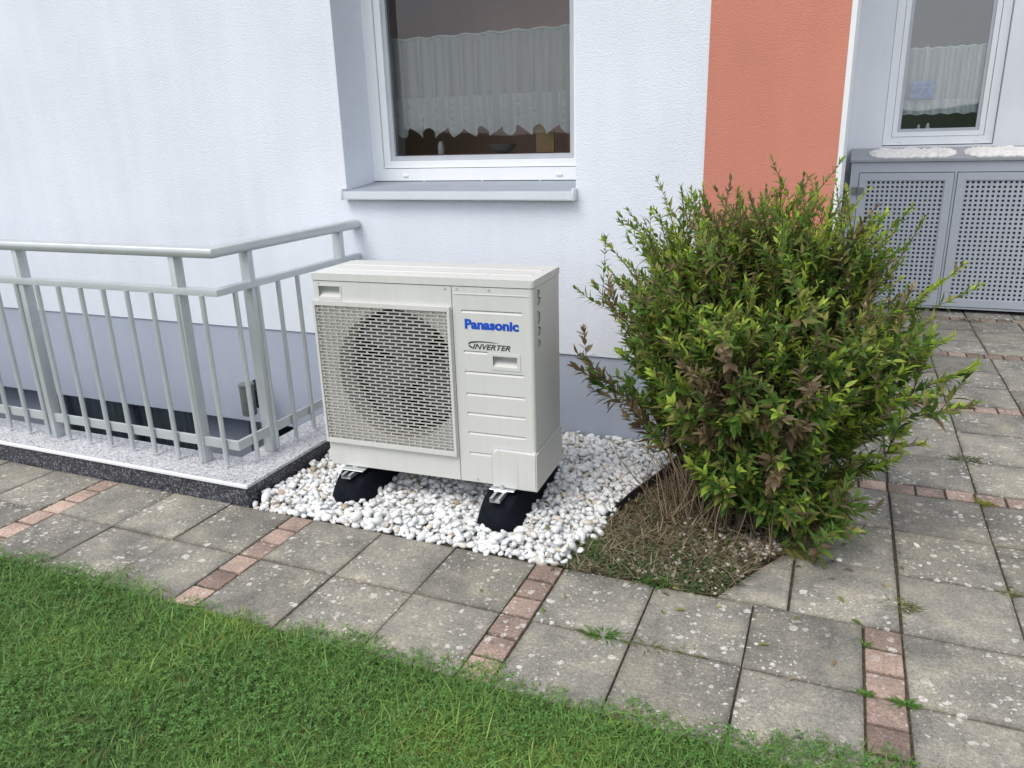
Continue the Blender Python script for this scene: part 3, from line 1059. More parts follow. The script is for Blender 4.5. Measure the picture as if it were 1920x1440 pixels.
bm = bmesh.new(); box(bm, 0.83, 0.8315, -0.0150, -0.013, 0.004, 0.125)
hpp('pressed_line', done(bm, 'pressed_line'), M['casing'], sp)
bm = bmesh.new(); box(bm, 0.7215, 0.7265, -0.0006, 0.001, 0.004, 0.140); box(bm, 0.745, 0.885, -0.0006, 0.001, 0.1525, 0.1565)  # flat grey strips: shade of the groove round the cover put into colour
hpp('groove_shade', done(bm, 'groove_shade'), M['bead'], sp)
# side hand hole as raised beads; its recess shade is put into dark grey
bm = bmesh.new()
for k, (vv, hh) in enumerate(((0.745, 0.018), (0.715, 0.026), (0.655, 0.045), (0.605, 0.030), (0.560, 0.022))):
    tube(bm, [(W + 0.0005, 0.05, vv + hh / 2), (W + 0.0015, 0.062 + 0.008 * (k % 2), vv + hh * .3), (W + 0.0015, 0.058, vv - hh * .3), (W + 0.0005, 0.05, vv - hh / 2)], 0.0035, 6)
hpp('side_grip', done(bm, 'side_grip', True), M['lamp_grey'], casing)
bm = bmesh.new(); box(bm, W - 0.0005, W + 0.0012, 0.10, D - 0.016, 0.672, 0.6735)
hpp('pressed_line', done(bm, 'pressed_line'), M['casing'], casing)

# grille guard: protruding frame, slats, staggered bridges
bm = bmesh.new()
GO = (0.004, 0.584, 0.106, 0.690)
holed(bm, GO[0], GO[1], GO[2], GO[3], [(0.0135, 0.5735, 0.1235, 0.6735)], lambda u, v, d: (u, -0.016 + d, v), 0.0155)
bmesh.ops.bevel(bm, geom=[e for e in bm.edges if e.calc_face_angle(0) > 0.5 and len(e.link_faces) == 2], offset=0.003, segments=2, affect='EDGES')
guard = hpp('grille_frame', done(bm, 'grille_frame', True, R_(40)), M['casing'])
bm = bmesh.new()
rows = 42
pv = (0.6735 - 0.1235) / rows
pu = 0.0515
for r in range(rows + 1):
    v = 0.1235 + r * pv
    box(bm, 0.0125, 0.5745, -0.012, -0.0070, v - 0.0018, v + 0.0018)
for r in range(rows):
    v = 0.1235 + (r + .5) * pv
    u = 0.0135 + (0.5 * pu if r % 2 else 0.0) + 0.003
    while u < 0.570:
        box(bm, u, u + 0.007, -0.0112, -0.0072, v - pv / 2 + 0.0015, v + pv / 2 - 0.0015)
        u += pu
tag(hpp('grille', done(bm, 'grille'), M['grille'], guard), kind='stuff')
# bellmouth plate with round opening, shroud, fan, coil
FC, FR = (0.345, 0.410), 0.258
bm = bmesh.new()
N = 96
u0, u1, v0, v1 = GR[0] - 0.004, GR[1] + 0.004, GR[2] - 0.004, GR[3] + 0.004
ring, outer, inner = [], [], []
for k in range(N):
    a = 2 * math.pi * k / N
    cu, cv = math.cos(a), math.sin(a)
    t = min(((u1 - FC[0]) / cu if cu > 1e-9 else 9), ((u0 - FC[0]) / cu if cu < -1e-9 else 9), ((v1 - FC[1]) / cv if cv > 1e-9 else 9), ((v0 - FC[1]) / cv if cv < -1e-9 else 9))
    rr = min(FR, t - 0.001)
    outer.append(bm.verts.new((FC[0] + cu * t, 0.001, FC[1] + cv * t)))
    ring.append(bm.verts.new((FC[0] + cu * rr, 0.002, FC[1] + cv * rr)))
    inner.append(bm.verts.new((FC[0] + cu * rr * 0.985, 0.10, FC[1] + cv * rr * 0.985)))
for k in range(N):
    j = (k + 1) % N
    bm.faces.new((outer[k], outer[j], ring[j], ring[k]))
    bm.faces.new((ring[k], ring[j], inner[j], inner[k]))
hpp('bellmouth', done(bm, 'bellmouth', True, R_(40)), M['bellmouth'])
bm = bmesh.new(); box(bm, 0.02, 0.58, D - 0.05, D - 0.03, 0.02, 0.74)
for i in range(36): box(bm, 0.02, 0.58, D - 0.056, D - 0.05, 0.03 + i * 0.02, 0.034 + i * 0.02)
hpp('coil', done(bm, 'coil'), M['coil'])
bm = bmesh.new()
tube(bm, [(FC[0], 0.05, FC[1]), (FC[0], 0.056, FC[1]), (FC[0], 0.13, FC[1])], [0.045, 0.06, 0.062], 24)
for b in range(3):
    a0 = R_(200 + 120 * b)
    nr, na = 5, 9
    grid = []
    for i in range(nr):
        r = 0.055 + (0.235 - 0.055) * i / (nr - 1)
        row = []
        for j in range(na):
            aa = a0 + R_(-38 + 88 * j / (na - 1) + 18 * i / (nr - 1))
            y = 0.065 + 0.06 * (1 - j / (na - 1)) + 0.012 * math.sin(math.pi * j / (na - 1))
            row.append(bm.verts.new((FC[0] + r * math.cos(aa), y, FC[1] + r * math.sin(aa))))
        grid.append(row)
    for i in range(nr - 1):
        for j in range(na - 1):
            bm.faces.new((grid[i][j], grid[i + 1][j], grid[i + 1][j + 1], grid[i][j + 1]))
hpp('fan', done(bm, 'fan', True, R_(50)), M['fan'])
bm = bmesh.new(); box(bm, FC[0] - 0.06, FC[0] - 0.03, 0.15, 0.17, 0.02, 0.74); box(bm, FC[0] + 0.03, FC[0] + 0.06, 0.15, 0.17, 0.02, 0.74)
tube(bm, [(FC[0], 0.131, FC[1]), (FC[0], 0.2, FC[1])], 0.05, 20)
hpp('fan_motor', done(bm, 'fan_motor'), M['coil'])


def text_mesh(body, size, offset, shear=0.0, spacing=1.0):
    cu = bpy.data.curves.new('lettering', 'FONT')
    cu.body = body
    cu.size = size
    cu.offset = offset
    cu.shear = shear
    cu.space_character = spacing
    cu.extrude = 0.0006
    cu.resolution_u = 4
    tmp = bpy.data.objects.new('tmp_text', cu)
    COL.objects.link(tmp)
    dg = bpy.context.evaluated_depsgraph_get()
    me = bpy.data.meshes.new_from_object(tmp.evaluated_get(dg))
    bpy.data.objects.remove(tmp)
    bpy.data.curves.remove(cu)
    return me


def place_text(name, body, u0, u1, v0, v1, mat, offset, shear=0.0):
    me = text_mesh(body, 1.0, offset, shear)
    co = np.zeros(len(me.vertices) * 3); me.vertices.foreach_get('co', co); co = co.reshape(-1, 3)
    mn, mx = co.min(0), co.max(0)
    s = (co - mn) / (mx - mn)
    out = np.stack([u0 + s[:, 0] * (u1 - u0), -0.0012 + 0.0010 * (1 - s[:, 2]), v0 + s[:, 1] * (v1 - v0)], 1)
    me.vertices.foreach_set('co', out.ravel()); me.update()
    me.materials.clear()
    return hpp(name, me, mat, sp)


place_text('lettering', 'Panasonic', 0.637, 0.845, 0.611, 0.648, M['logo_blue'], 0.045)
place_text('lettering', 'INVERTER', 0.664, 0.811, 0.537, 0.557, M['logo_dark'], 0.012, 0.35)
bm = bmesh.new()
sw = [(0.664, 0.541, .004), (0.650, 0.549, .0045), (0.648, 0.556, .0045), (0.660, 0.5625, .004), (0.69, 0.5655, .0032), (0.73, 0.566, .0022), (0.765, 0.563, .0008)]
prev = None
for u, v, t in sw:
    cur = (bm.verts.new((u, -0.0011, v - t * .7)), bm.verts.new((u, -0.0011, v + t * .7)))
    if prev: bm.faces.new((prev[0], cur[0], cur[1], prev[1]))
    prev = cur
hpp('swoosh', done(bm, 'swoosh'), M['logo_dark'], sp)
# fixing feet of the unit
for u in (0.12, 0.77):
    bm = bmesh.new(); box(bm, u - 0.05, u + 0.05, -0.035, D + 0.03, -0.004, -0.0005, 0.001, 1)
    hpp('mounting_strip', done(bm, 'mounting_strip'), M['galv'])


# rubber feet under the unit
def rubber_foot(loc, label):
    root = empty('rubber_foot', loc, 0.0471, label, 'support block', 'black rubber feet under the heat pump')
    bm = bmesh.new()
    L = 0.62
    secs = []
    for i in range(19):
        t = i / 18
        y = t * L
        e = min(1.0, min(y, L - y) / 0.075)
        k = math.sqrt(max(0.0, 1 - (1 - e) ** 2))
        hh = 0.058 + 0.065 * min(1.0, max(0.0, min(y, L - y)) / 0.10) ** 0.6
        hw, tw = 0.088 * (0.30 + 0.70 * k), 0.060 * (0.30 + 0.70 * k)
        secs.append([bm.verts.new(p) for p in ((-hw, y, -0.02), (hw, y, -0.02), (hw, y, 0.03), (tw + .01, y, hh - 0.02), (tw, y, hh), (-tw, y, hh), (-tw - .01, y, hh - 0.02), (-hw, y, 0.03))])
    for a, b in zip(secs, secs[1:]):
        for k in range(8): bm.faces.new((a[k], a[(k + 1) % 8], b[(k + 1) % 8], b[k]))
    bm.faces.new(secs[0][::-1]); bm.faces.new(secs[-1])
    obj('block', done(bm, 'block', True, R_(45)), M['rubber'], root)
    bm = bmesh.new()
    c = 0.0205; z = 0.1235
    box(bm, -c, c, 0.030, L - 0.03, z, z + 0.003)
    box(bm, -c, -c + 0.003, 0.030, L - 0.03, z + 0.003, z + 0.017); box(bm, c - 0.003, c, 0.030, L - 0.03, z + 0.003, z + 0.017)
    box(bm, -c + 0.003, -0.010, 0.030, L - 0.03, z + 0.0145, z + 0.017); box(bm, 0.010, c - 0.003, 0.030, L - 0.03, z + 0.0145, z + 0.017)
    rl = obj('mounting_rail', done(bm, 'mounting_rail'), M['galv'], root)
    bm = bmesh.new()
    box(bm, -0.026, 0.026, 0.085, 0.135, z + 0.0175, z + 0.0205, 0.001, 1)
    tube(bm, [(0, 0.108, z + 0.02), (0, 0.108, z + 0.029)], 0.011, 6)
    tube(bm, [(0, 0.108, z + 0.028), (0, 0.108, z + 0.038)], 0.0055, 8)
    obj('clamp', done(bm, 'clamp'), M['galv'], rl)
    return root


rubber_foot((-1.752, 2.325, 0.0), 'black rubber foot under the fan side of the heat pump')
rubber_foot((-1.098, 2.330, 0.0), 'black rubber foot under the lettered side of the heat pump')

# ------------------------------------------------------------------ grey storage cabinet by the rear wall
CX0, CX1, CY0, CY1 = 0.012, 1.46, 6.83, 7.19
CZ = 1.145
cab = empty('storage_cabinet', (0.73, CY0, 0), 0, 'grey metal storage cabinet with perforated doors below the narrow window', 'cabinet')
CO = Vector(cab.location)
cpart = lambda name, me, mat, par=None: obj(name, me, mat, par or cab, -CO if par is None else (0, 0, 0))
bm = bmesh.new()
holed(bm, CX0, CX1, 0.03, CZ, [(CX0 + 0.062, CX0 + 0.722, 0.045, CZ - 0.075), (CX0 + 0.738, CX1 - 0.03, 0.045, CZ - 0.075)], lambda u, v, d: (u, CY0 + d, v), 0.03)
for x in (CX0, CX1 - 0.02): box(bm, x, x + 0.02, CY0 + 0.031, CY1, 0.03, CZ)
cpart('body', done(bm, 'body'), M['cabinet_grey'])
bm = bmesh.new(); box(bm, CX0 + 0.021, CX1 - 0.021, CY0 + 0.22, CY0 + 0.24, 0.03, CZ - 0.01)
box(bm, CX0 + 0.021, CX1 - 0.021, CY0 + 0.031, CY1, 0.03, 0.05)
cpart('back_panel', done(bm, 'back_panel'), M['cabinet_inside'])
bm = bmesh.new()
a = [bm.verts.new(p) for p in ((CX0 - 0.01, CY0 - 0.02, CZ + 0.004), (CX1 + 0.01, CY0 - 0.02, CZ + 0.004), (CX1 + 0.01, CY1 + 0.006, CZ + 0.078), (CX0 - 0.01, CY1 + 0.006, CZ + 0.078))]
b = [bm.verts.new(v.co + Vector((0, 0, 0.018))) for v in a]
bm.faces.new(a[::-1]); bm.faces.new(b)
for i in range(4): bm.faces.new((a[i], a[(i + 1) % 4], b[(i + 1) % 4], b[i]))
cpart('lid', done(bm, 'lid'), M['lid_grey'])
bm = bmesh.new(); box(bm, CX0 + 0.001, CX1 - 0.001, CY0 + 0.04, CY1, CZ - 0.01, CZ + 0.003)
cpart('top_rail', done(bm, 'top_rail'), M['cabinet_grey'])
for d0, d1, hx in ((CX0 + 0.066, CX0 + 0.718, CX0 + 0.062), (CX0 + 0.742, CX1 - 0.034, None)):
    zb, zt = 0.05, CZ - 0.080
    fw = 0.055
    bm = bmesh.new()
    holed(bm, d0, d1, zb, zt, [(d0 + fw, d1 - fw, zb + fw, zt - fw)], lambda u, v, d: (u, CY0 - 0.008 + d, v), 0.028)
    bmesh.ops.bevel(bm, geom=[e for e in bm.edges if e.calc_face_angle(0) > 0.5 and e.verts[0].co.y < CY0 and e.verts[1].co.y < CY0], offset=0.003, segments=2, affect='EDGES')
    door = cpart('door', done(bm, 'door'), M['cabinet_grey'])
    nu, nv = 16, 27
    wu, wv = (d1 - d0 - 2 * fw) / nu, (zt - zb - 2 * fw) / nv
    hh = 0.0082
    gu = [d0 + fw] + [q for i in range(nu) for q in (d0 + fw + (i + .5) * wu - hh, d0 + fw + (i + .5) * wu + hh)] + [d1 - fw]
    gv = [zb + fw] + [q for j in range(nv) for q in (zb + fw + (j + .5) * wv - hh, zb + fw + (j + .5) * wv + hh)] + [zt - fw]
    bm = bmesh.new()
    vf = [[bm.verts.new((u, CY0 + 0.004, v)) for v in gv] for u in gu]
    vb = [[bm.verts.new((u, CY0 + 0.0065, v)) for v in gv] for u in gu]
    for i in range(len(gu) - 1):
        for j in range(len(gv) - 1):
            if i % 2 == 1 and j % 2 == 1:
                for (a, b), (c, d) in (((i, j), (i + 1, j)), ((i + 1, j), (i + 1, j + 1)), ((i + 1, j + 1), (i, j + 1)), ((i, j + 1), (i, j))):
                    bm.faces.new((vf[a][b], vf[c][d], vb[c][d], vb[a][b]))
                continue
            bm.faces.new((vf[i][j], vf[i + 1][j], vf[i + 1][j + 1], vf[i][j + 1]))
    cpart('perforated_sheet', done(bm, 'perforated_sheet'), M['cabinet_grey'], door)
    if hx:
        for hz in (0.93, 0.2):
            bm = bmesh.new()
            tube(bm, [(hx, CY0 - 0.014, hz - 0.03), (hx, CY0 - 0.014, hz + 0.03)], 0.009, 10)
            box(bm, hx - 0.045, hx + 0.045, CY0 - 0.0125, CY0 - 0.0085, hz - 0.028, hz + 0.028)
            cpart('hinge', done(bm, 'hinge', True, R_(40)), M['lamp_grey'], door)


def rag(label, x0, x1, seed):
    r = np.random.default_rng(seed)
    nu, nv = 46, 16
    u = np.linspace(0, 1, nu); v = np.linspace(0, 1, nv)
    V = []
    edge0 = 0.035 * r.random(nu); edge1 = 0.035 * r.random(nu)
    taper = np.clip(np.minimum(u, 1 - u) * 7, 0, 1) ** 0.6
    for lay in (0, 1):
        for i in range(nu):
            ya = 6.83 + edge0[i] + 0.10 * (1 - taper[i]); yb = 7.12 - edge1[i] - 0.06 * (1 - taper[i])
            for j in range(nv):
                y = ya + (yb - ya) * v[j]
                x = x0 + (x1 - x0) * u[i]
                z = CZ + 0.0235 + (y - CY0) * 0.199
                rim = min(1.0, min(v[j], 1 - v[j]) * 5) * min(1.0, min(u[i], 1 - u[i]) * 14)
                V.append((x, y, z + lay * (0.008 + 0.014 * rim + 0.012 * r.random() * rim + 0.006 * math.sin(u[i] * 21 + v[j] * 5) * rim)))
    V = np.array(V)
    i, j = np.meshgrid(np.arange(nu - 1), np.arange(nv - 1), indexing='ij')
    k = (i * nv + j).ravel(); n = nu * nv
    F = [np.stack([k, k + 1, k + nv + 1, k + nv], 1), np.stack([k + n, k + nv + n, k + nv + 1 + n, k + 1 + n], 1)]
    ed = [a * nv for a in range(nu)] + [(nu - 1) * nv + b for b in range(1, nv)] + [a * nv + nv - 1 for a in range(nu - 2, -1, -1)] + [b for b in range(nv - 2, 0, -1)]
    ed = np.array(ed); nx = np.roll(ed, -1)
    F.append(np.stack([ed, nx, nx + n, ed + n], 1))
    c = np.array([(x0 + x1) / 2, 6.95, CZ + 0.05])
    o = obj('ragged_mat', mesh_np('ragged_mat', V - c, F, smooth=True), M['rag'], None, c)
    return tag(o, label, 'mat')


rag('ragged white mat on the cabinet lid nearest the orange strip', 0.13, 0.74, 1)
rag('ragged white mat on the cabinet lid cut off by the picture edge', 0.79, 1.38, 2)

# ------------------------------------------------------------------ planting bed, edging, pebbles
EX0, EX1 = (-0.825, 2.235), (-0.545, 3.355)      # line of the edging strip, front to back


def edge_x(y):
    return EX0[0] + (EX1[0] - EX0[0]) * (y - EX0[1]) / (EX1[1] - EX0[1])


ed_o = empty('lawn_edging', (EX0[0], EX0[1], 0), 0, 'black plastic edging strip between white pebbles and the planting bed', 'edging')
bm = bmesh.new()
ang = math.atan2(EX1[1] - EX0[1], EX1[0] - EX0[0])
Ln = math.hypot(EX1[0] - EX0[0], EX1[1] - EX0[1])
dirv = Vector((math.cos(ang), math.sin(ang), 0)); nor = Vector((-dirv.y, dirv.x, 0))
NS = 24
prev = None
for i in range(NS + 1):
    t = i / NS
    base = dirv * (Ln * t) + nor * (0.010 * math.sin(t * 7))
    h = -0.012 + 0.060 * min(1, max(0, t - 0.12) * 2.6)
    cur = [bm.verts.new(base + nor * s + Vector((0, 0, z))) for s, z in ((0.003, -0.06), (-0.003, -0.06), (-0.003, h), (0.003, h))]
    if prev:
        for k in range(4): bm.faces.new((prev[k], cur[k], cur[(k + 1) % 4], prev[(k + 1) % 4]))
    else: bm.faces.new(cur)
    prev = cur
bm.faces.new(prev[::-1])
obj('strip', done(bm, 'strip', True, R_(40)), M['black_plastic'], ed_o)

def in_bed(x, y):
    if y < 2.218 or y > 3.355 or x > -0.05 or x < edge_x(y) + 0.006: return False
    # cut slab
    if y < 2.575 and x > -0.262 + (y - 2.219) * 0.48 and x > -0.265: return False
    return True


def bed_h(x, y):
    d = math.hypot((x + 0.30) / 0.55, (y - 2.78) / 0.5)
    return -0.004 + 0.035 * max(0, 1 - d) + 0.008 * math.sin(x * 23 + y * 11) * math.sin(y * 19 - x * 7)


bm = bmesh.new()
NXb, NYb = 40, 44
vv = {}
for i in range(NXb + 1):
    for j in range(NYb + 1):
        y = 2.215 + (3.365 - 2.215) * j / NYb
        xa = edge_x(y); x = xa + (-0.049 - xa) * i / NXb
        vv[i, j] = bm.verts.new((x, y, bed_h(x, y) + rnd.uniform(-.004, .004) if (in_bed(x, y) or y > 2.6 or x < -0.3) else -0.022))
for i in range(NXb):
    for j in range(NYb):
        bm.faces.new((vv[i, j], vv[i + 1, j], vv[i + 1, j + 1], vv[i, j + 1]))
tag(obj('soil', done(bm, 'soil', True), M['soil']), kind='structure')
bm = bmesh.new()
vs_ = [bm.verts.new(p) for p in ((KX - 0.01, 2.21, -0.013), (EX0[0], 2.21, -0.013), (EX1[0], 3.37, -0.013), (KX - 0.01, 3.37, -0.013))]
bm.faces.new(vs_)
tag(obj('gravel_base', done(bm, 'gravel_base'), M['soil']), kind='structure')


def ico(sub):
    bm = bmesh.new()
    bmesh.ops.create_icosphere(bm, subdivisions=sub, radius=1.0)
    V = np.array([v.co[:] for v in bm.verts]); F = np.array([[v.index for v in f.verts] for f in bm.faces])
    bm.free()
    return V, F


def rot_mats(n, r):
    q = r.normal(size=(n, 4)); q /= np.linalg.norm(q, axis=1)[:, None]
    w, x, y, z = q.T
    return np.stack([np.stack([1 - 2 * (y * y + z * z), 2 * (x * y - z * w), 2 * (x * z + y * w)], 1),
                     np.stack([2 * (x * y + z * w), 1 - 2 * (x * x + z * z), 2 * (y * z - x * w)], 1),
                     np.stack([2 * (x * z - y * w), 2 * (y * z + x * w), 1 - 2 * (x * x + y * y)], 1)], 1)


def pebbles(C, S, tint, r, flat=True):
    """C centres, S mean radii -> one mesh of lumpy stones"""
    V0, F0 = ico(2)
    n = len(C); m = len(V0)
    ax = np.stack([1.15 + 0.35 * r.random(n), 0.85 + 0.2 * r.random(n), 0.62 + 0.18 * r.random(n)], 1)
    fr = r.normal(size=(n, 3, 3)) * 1.6
    ph = r.random((n, 3)) * 6.28
    lump = 1 + 0.085 * np.sin(np.einsum('nij,mj->nmi', fr, V0) * 2.0 + ph[:, None, :]).sum(2)
    P_ = V0[None] * lump[..., None] * ax[:, None, :]
    tilt = rot_mats(n, r)
    if flat:   # mostly lying down
        yaw = r.random(n) * 6.28; tl = r.normal(size=(n, 2)) * 0.35
        c, s = np.cos(yaw), np.sin(yaw)
        Rz = np.zeros((n, 3, 3)); Rz[:, 0, 0] = c; Rz[:, 0, 1] = -s; Rz[:, 1, 0] = s; Rz[:, 1, 1] = c; Rz[:, 2, 2] = 1
        Rx = np.zeros((n, 3, 3)); Rx[:, 0, 0] = 1; Rx[:, 1, 1] = np.cos(tl[:, 0]); Rx[:, 1, 2] = -np.sin(tl[:, 0]); Rx[:, 2, 1] = np.sin(tl[:, 0]); Rx[:, 2, 2] = np.cos(tl[:, 0])
        Ry = np.zeros((n, 3, 3)); Ry[:, 1, 1] = 1; Ry[:, 0, 0] = np.cos(tl[:, 1]); Ry[:, 0, 2] = np.sin(tl[:, 1]); Ry[:, 2, 0] = -np.sin(tl[:, 1]); Ry[:, 2, 2] = np.cos(tl[:, 1])
        tilt = Rx @ Ry @ Rz
    P_ = np.einsum('nij,nmj->nmi', tilt, P_) * S[:, None, None] + C[:, None, :]
    F = (F0[None] + (np.arange(n) * m)[:, None, None]).reshape(-1, 3)
    T = np.repeat(tint, m, axis=0)
    return P_.reshape(-1, 3), F, T


FEET = [((-1.752, 2.325), 0.0471), ((-1.098, 2.330), 0.0471)]


def in_foot(x, y, mgn=0.0):
    for (fx, fy), a in FEET:
        c, s = math.cos(a), math.sin(a)
        u = (x - fx) * c + (y - fy) * s; w = -(x - fx) * s + (y - fy) * c
        if abs(u) < 0.085 + mgn and 0.0 - mgn < w < 0.62 + mgn:
            if w < 0.075 and abs(u) > 0.085 * (0.3 + 0.7 * math.sqrt(max(0, 1 - (1 - max(0, w) / 0.075) ** 2))) + mgn: continue
            return True
    return False


r = np.random.default_rng(11)
C, S = [], []
for layer, (sp_, zc, keep) in enumerate(((0.0235, 0.004, 1.0), (0.0245, 0.020, 0.97), (0.030, 0.034, 0.6))):
    y = 2.222
    row = 0
    while y < 3.36:
        x = KX + 0.004 + (sp_ / 2 if row % 2 else 0)
        while x < edge_x(y) + 0.06:
            px, py = x + r.normal() * sp_ * 0.25, y + r.normal() * sp_ * 0.25
            sz = 0.0114 * math.exp(r.normal() * 0.27)
            front_fall = min(1.0, (py - 2.205) / 0.06)
            if r.random() < keep and not in_foot(px, py, -0.004) and KX + sz * .8 < px < edge_x(py) - sz * .6 + (0.07 * abs(r.normal()) * max(0, 1 - (py - 2.22) / 0.45) if layer == 0 else 0.03 * max(0, 1 - (py - 2.22) / 0.4)) and 2.212 < py < WY - sz * .4:
                if layer == 0 or front_fall > 0.25 * layer:
                    C.append((px, py, zc + 0.004 * r.normal() + (0.012 if layer else 0) * (front_fall - 1))); S.append(sz)
            x += sp_
        y += sp_ * 0.9
        row += 1
C = np.array(C); S = np.array(S)
n = len(C)
u = r.random(n)
tint = np.tile(np.array([0.70, 0.705, 0.70]), (n, 1)) * (0.84 + 0.28 * r.random((n, 1)))
tint[u < 0.11] = np.array([0.57, 0.52, 0.45]) * (0.85 + 0.3 * r.random((int((u < 0.11).sum()), 1)))
tint[u < 0.02] = np.array([0.42, 0.34, 0.25])
V, F, T = pebbles(C, S, np.clip(tint, 0, .8), r)
tag(obj('gravel', mesh_np('gravel', V, [F], T, True), M['pebble']), 'bed of rounded white marble pebbles around the heat pump', kind='stuff')

# stones, dry twigs and short weeds lying in the bed
pc, psz = [], []
while len(pc) < 420:
    a = r.random()
    if a < 0.55: x, y = -0.17 + r.normal() * 0.09, 2.56 + r.normal() * 0.06
    elif a < 0.75: x, y = -0.42 + r.normal() * 0.16, 2.33 + r.normal() * 0.06
    else: x, y = -0.45 + r.random() * 0.4, 2.25 + r.random() * 0.7
    if in_bed(x, y): pc.append((x, y, bed_h(x, y) + 0.004)); psz.append(0.0035 + 0.0055 * r.random() ** 2)
n = len(pc)
tt = np.array([0.46, 0.41, 0.36]) * (0.4 + 1.0 * r.random((n, 1)))
V, F, T = pebbles(np.array(pc), np.array(psz), np.clip(tt, 0, .7), r)
tag(obj('bed_stones', mesh_np('bed_stones', V, [F], T, True), M['pebble']), 'small pale stones strewn on the soil of the bed', kind='stuff')


def blades(base, h, w, yaw, lean, curl, tint, seg=2):
    """vectorised grass blades; base (n,3)"""
    n = len(base)
    dx, dy = np.cos(yaw), np.sin(yaw)            # lean direction
    sx, sy = -dy, dx
    V = np.zeros((n, 2 * seg + 1, 3), np.float32)
    for k in range(seg + 1):
        t = k / seg
        fwd = h * (np.sin(lean) * t + curl * t * t)
        up = h * (np.cos(lean) * t - 0.55 * curl * t * t)
        up = np.maximum(up, 0.002 * t)
        cx = base[:, 0] + dx * fwd; cy = base[:, 1] + dy * fwd; cz = base[:, 2] + up
        if k < seg:
            ww = w * (1 - 0.45 * t) * 0.5
            V[:, 2 * k] = np.stack([cx - sx * ww, cy - sy * ww, cz], 1)
            V[:, 2 * k + 1] = np.stack([cx + sx * ww, cy + sy * ww, cz], 1)
        else:
            V[:, 2 * seg] = np.stack([cx, cy, cz], 1)
    m = 2 * seg + 1
    o = (np.arange(n) * m)[:, None]
    quads = np.concatenate([o + np.array([[2 * k, 2 * k + 1, 2 * k + 3, 2 * k + 2]]) for k in range(seg - 1)]) if seg > 1 else np.zeros((0, 4), int)
    tris = o + np.array([[2 * seg - 2, 2 * seg - 1, 2 * seg]])
    T = np.repeat(tint, m, axis=0)
    return V.reshape(-1, 3), quads, tris, T


# ------------------------------------------------------------------ lawn grass
r = np.random.default_rng(21)


def grass_edge(x):
    return 1.635 + 0.020 * np.sin(x * 5.1 + 0.6) + 0.014 * np.sin(x * 13.7) + 0.012 * np.sin(x * 31.0 + 1) + 0.045 * np.clip((x + 1.0) / 1.3, 0, 1)


def lowfreq(x, y):
    return np.sin(x * 3.1 + 1.2 * np.sin(y * 2.3)) * np.sin(y * 4.3 + 1.7 * np.sin(x * 1.9) + 0.7) * 0.6 + 0.4 * np.sin(x * 9.7 + y * 7.1) * np.sin(y * 11.3 - x * 5.7)


def grass_field(n, x0, x1, y0, y1, hmean, wmean):
    x = x0 + (x1 - x0) * r.random(n); y = y0 + (y1 - y0) * r.random(n)
    e = grass_edge(x)
    dist = e - y
    keep = (dist > -0.035 * r.random(n) ** 2) & (r.random(n) < np.clip(0.16 + dist / 0.085, 0, 1))
    x, y, dist = x[keep], y[keep], dist[keep]
    n = len(x)
    lf = lowfreq(x, y)
    h = hmean * np.exp(r.normal(size=n) * 0.28) * (0.75 + 0.25 * np.clip(dist / 0.1, 0, 1)) * (1 + 0.15 * lf)
    w = wmean * (0.7 + 0.6 * r.random(n))
    h = np.where(r.random(n) < 0.02, h * 2.0, h)
    yaw = r.random(n) * 6.28
    lean = np.abs(r.normal(size=n) * 0.65) + 0.25
    curl = 0.25 + 0.5 * r.random(n)
    t = r.random((n, 1))
    c = np.array([0.062, 0.138, 0.030]) * (1 - t) + np.array([0.215, 0.365, 0.090]) * t
    c *= (1 + 0.28 * lf)[:, None] * (1 + np.clip(lf, 0, 1)[:, None] * np.array([0.35, 0.05, -0.1]))
    thin = lowfreq(x * 2.3 + 4, y * 2.1 + 1)
    yel = (r.random(n) < 0.04 + 0.22 * np.clip(thin - 0.35, 0, 1) + 0.30 * (dist < 0.045))
    c[yel] = np.array([0.20, 0.185, 0.07]) * (0.6 + 0.6 * r.random((int(yel.sum()), 1)))
    teal = r.random(n) < 0.15
    c[teal] *= np.array([0.8, 1.0, 1.2])
    return blades(np.stack([x, y, np.full(n, -0.008)], 1), h, w, yaw, lean, curl, np.clip(c, 0.01, 1))


parts_ = [grass_field(265000, -3.9, 1.5, 0.72, 1.70, 0.029, 0.0028), grass_field(45000, -5.5, 2.6, -0.4, 1.70, 0.042, 0.0045), grass_field(30000, -9, 7, -6, 0.3, 0.045, 0.010)]
off = 0
VV, QQ, TT, CC = [], [], [], []
for V, Q, T3, T in parts_:
    VV.append(V); QQ.append(Q + off); TT.append(T3 + off); CC.append(T); off += len(V)
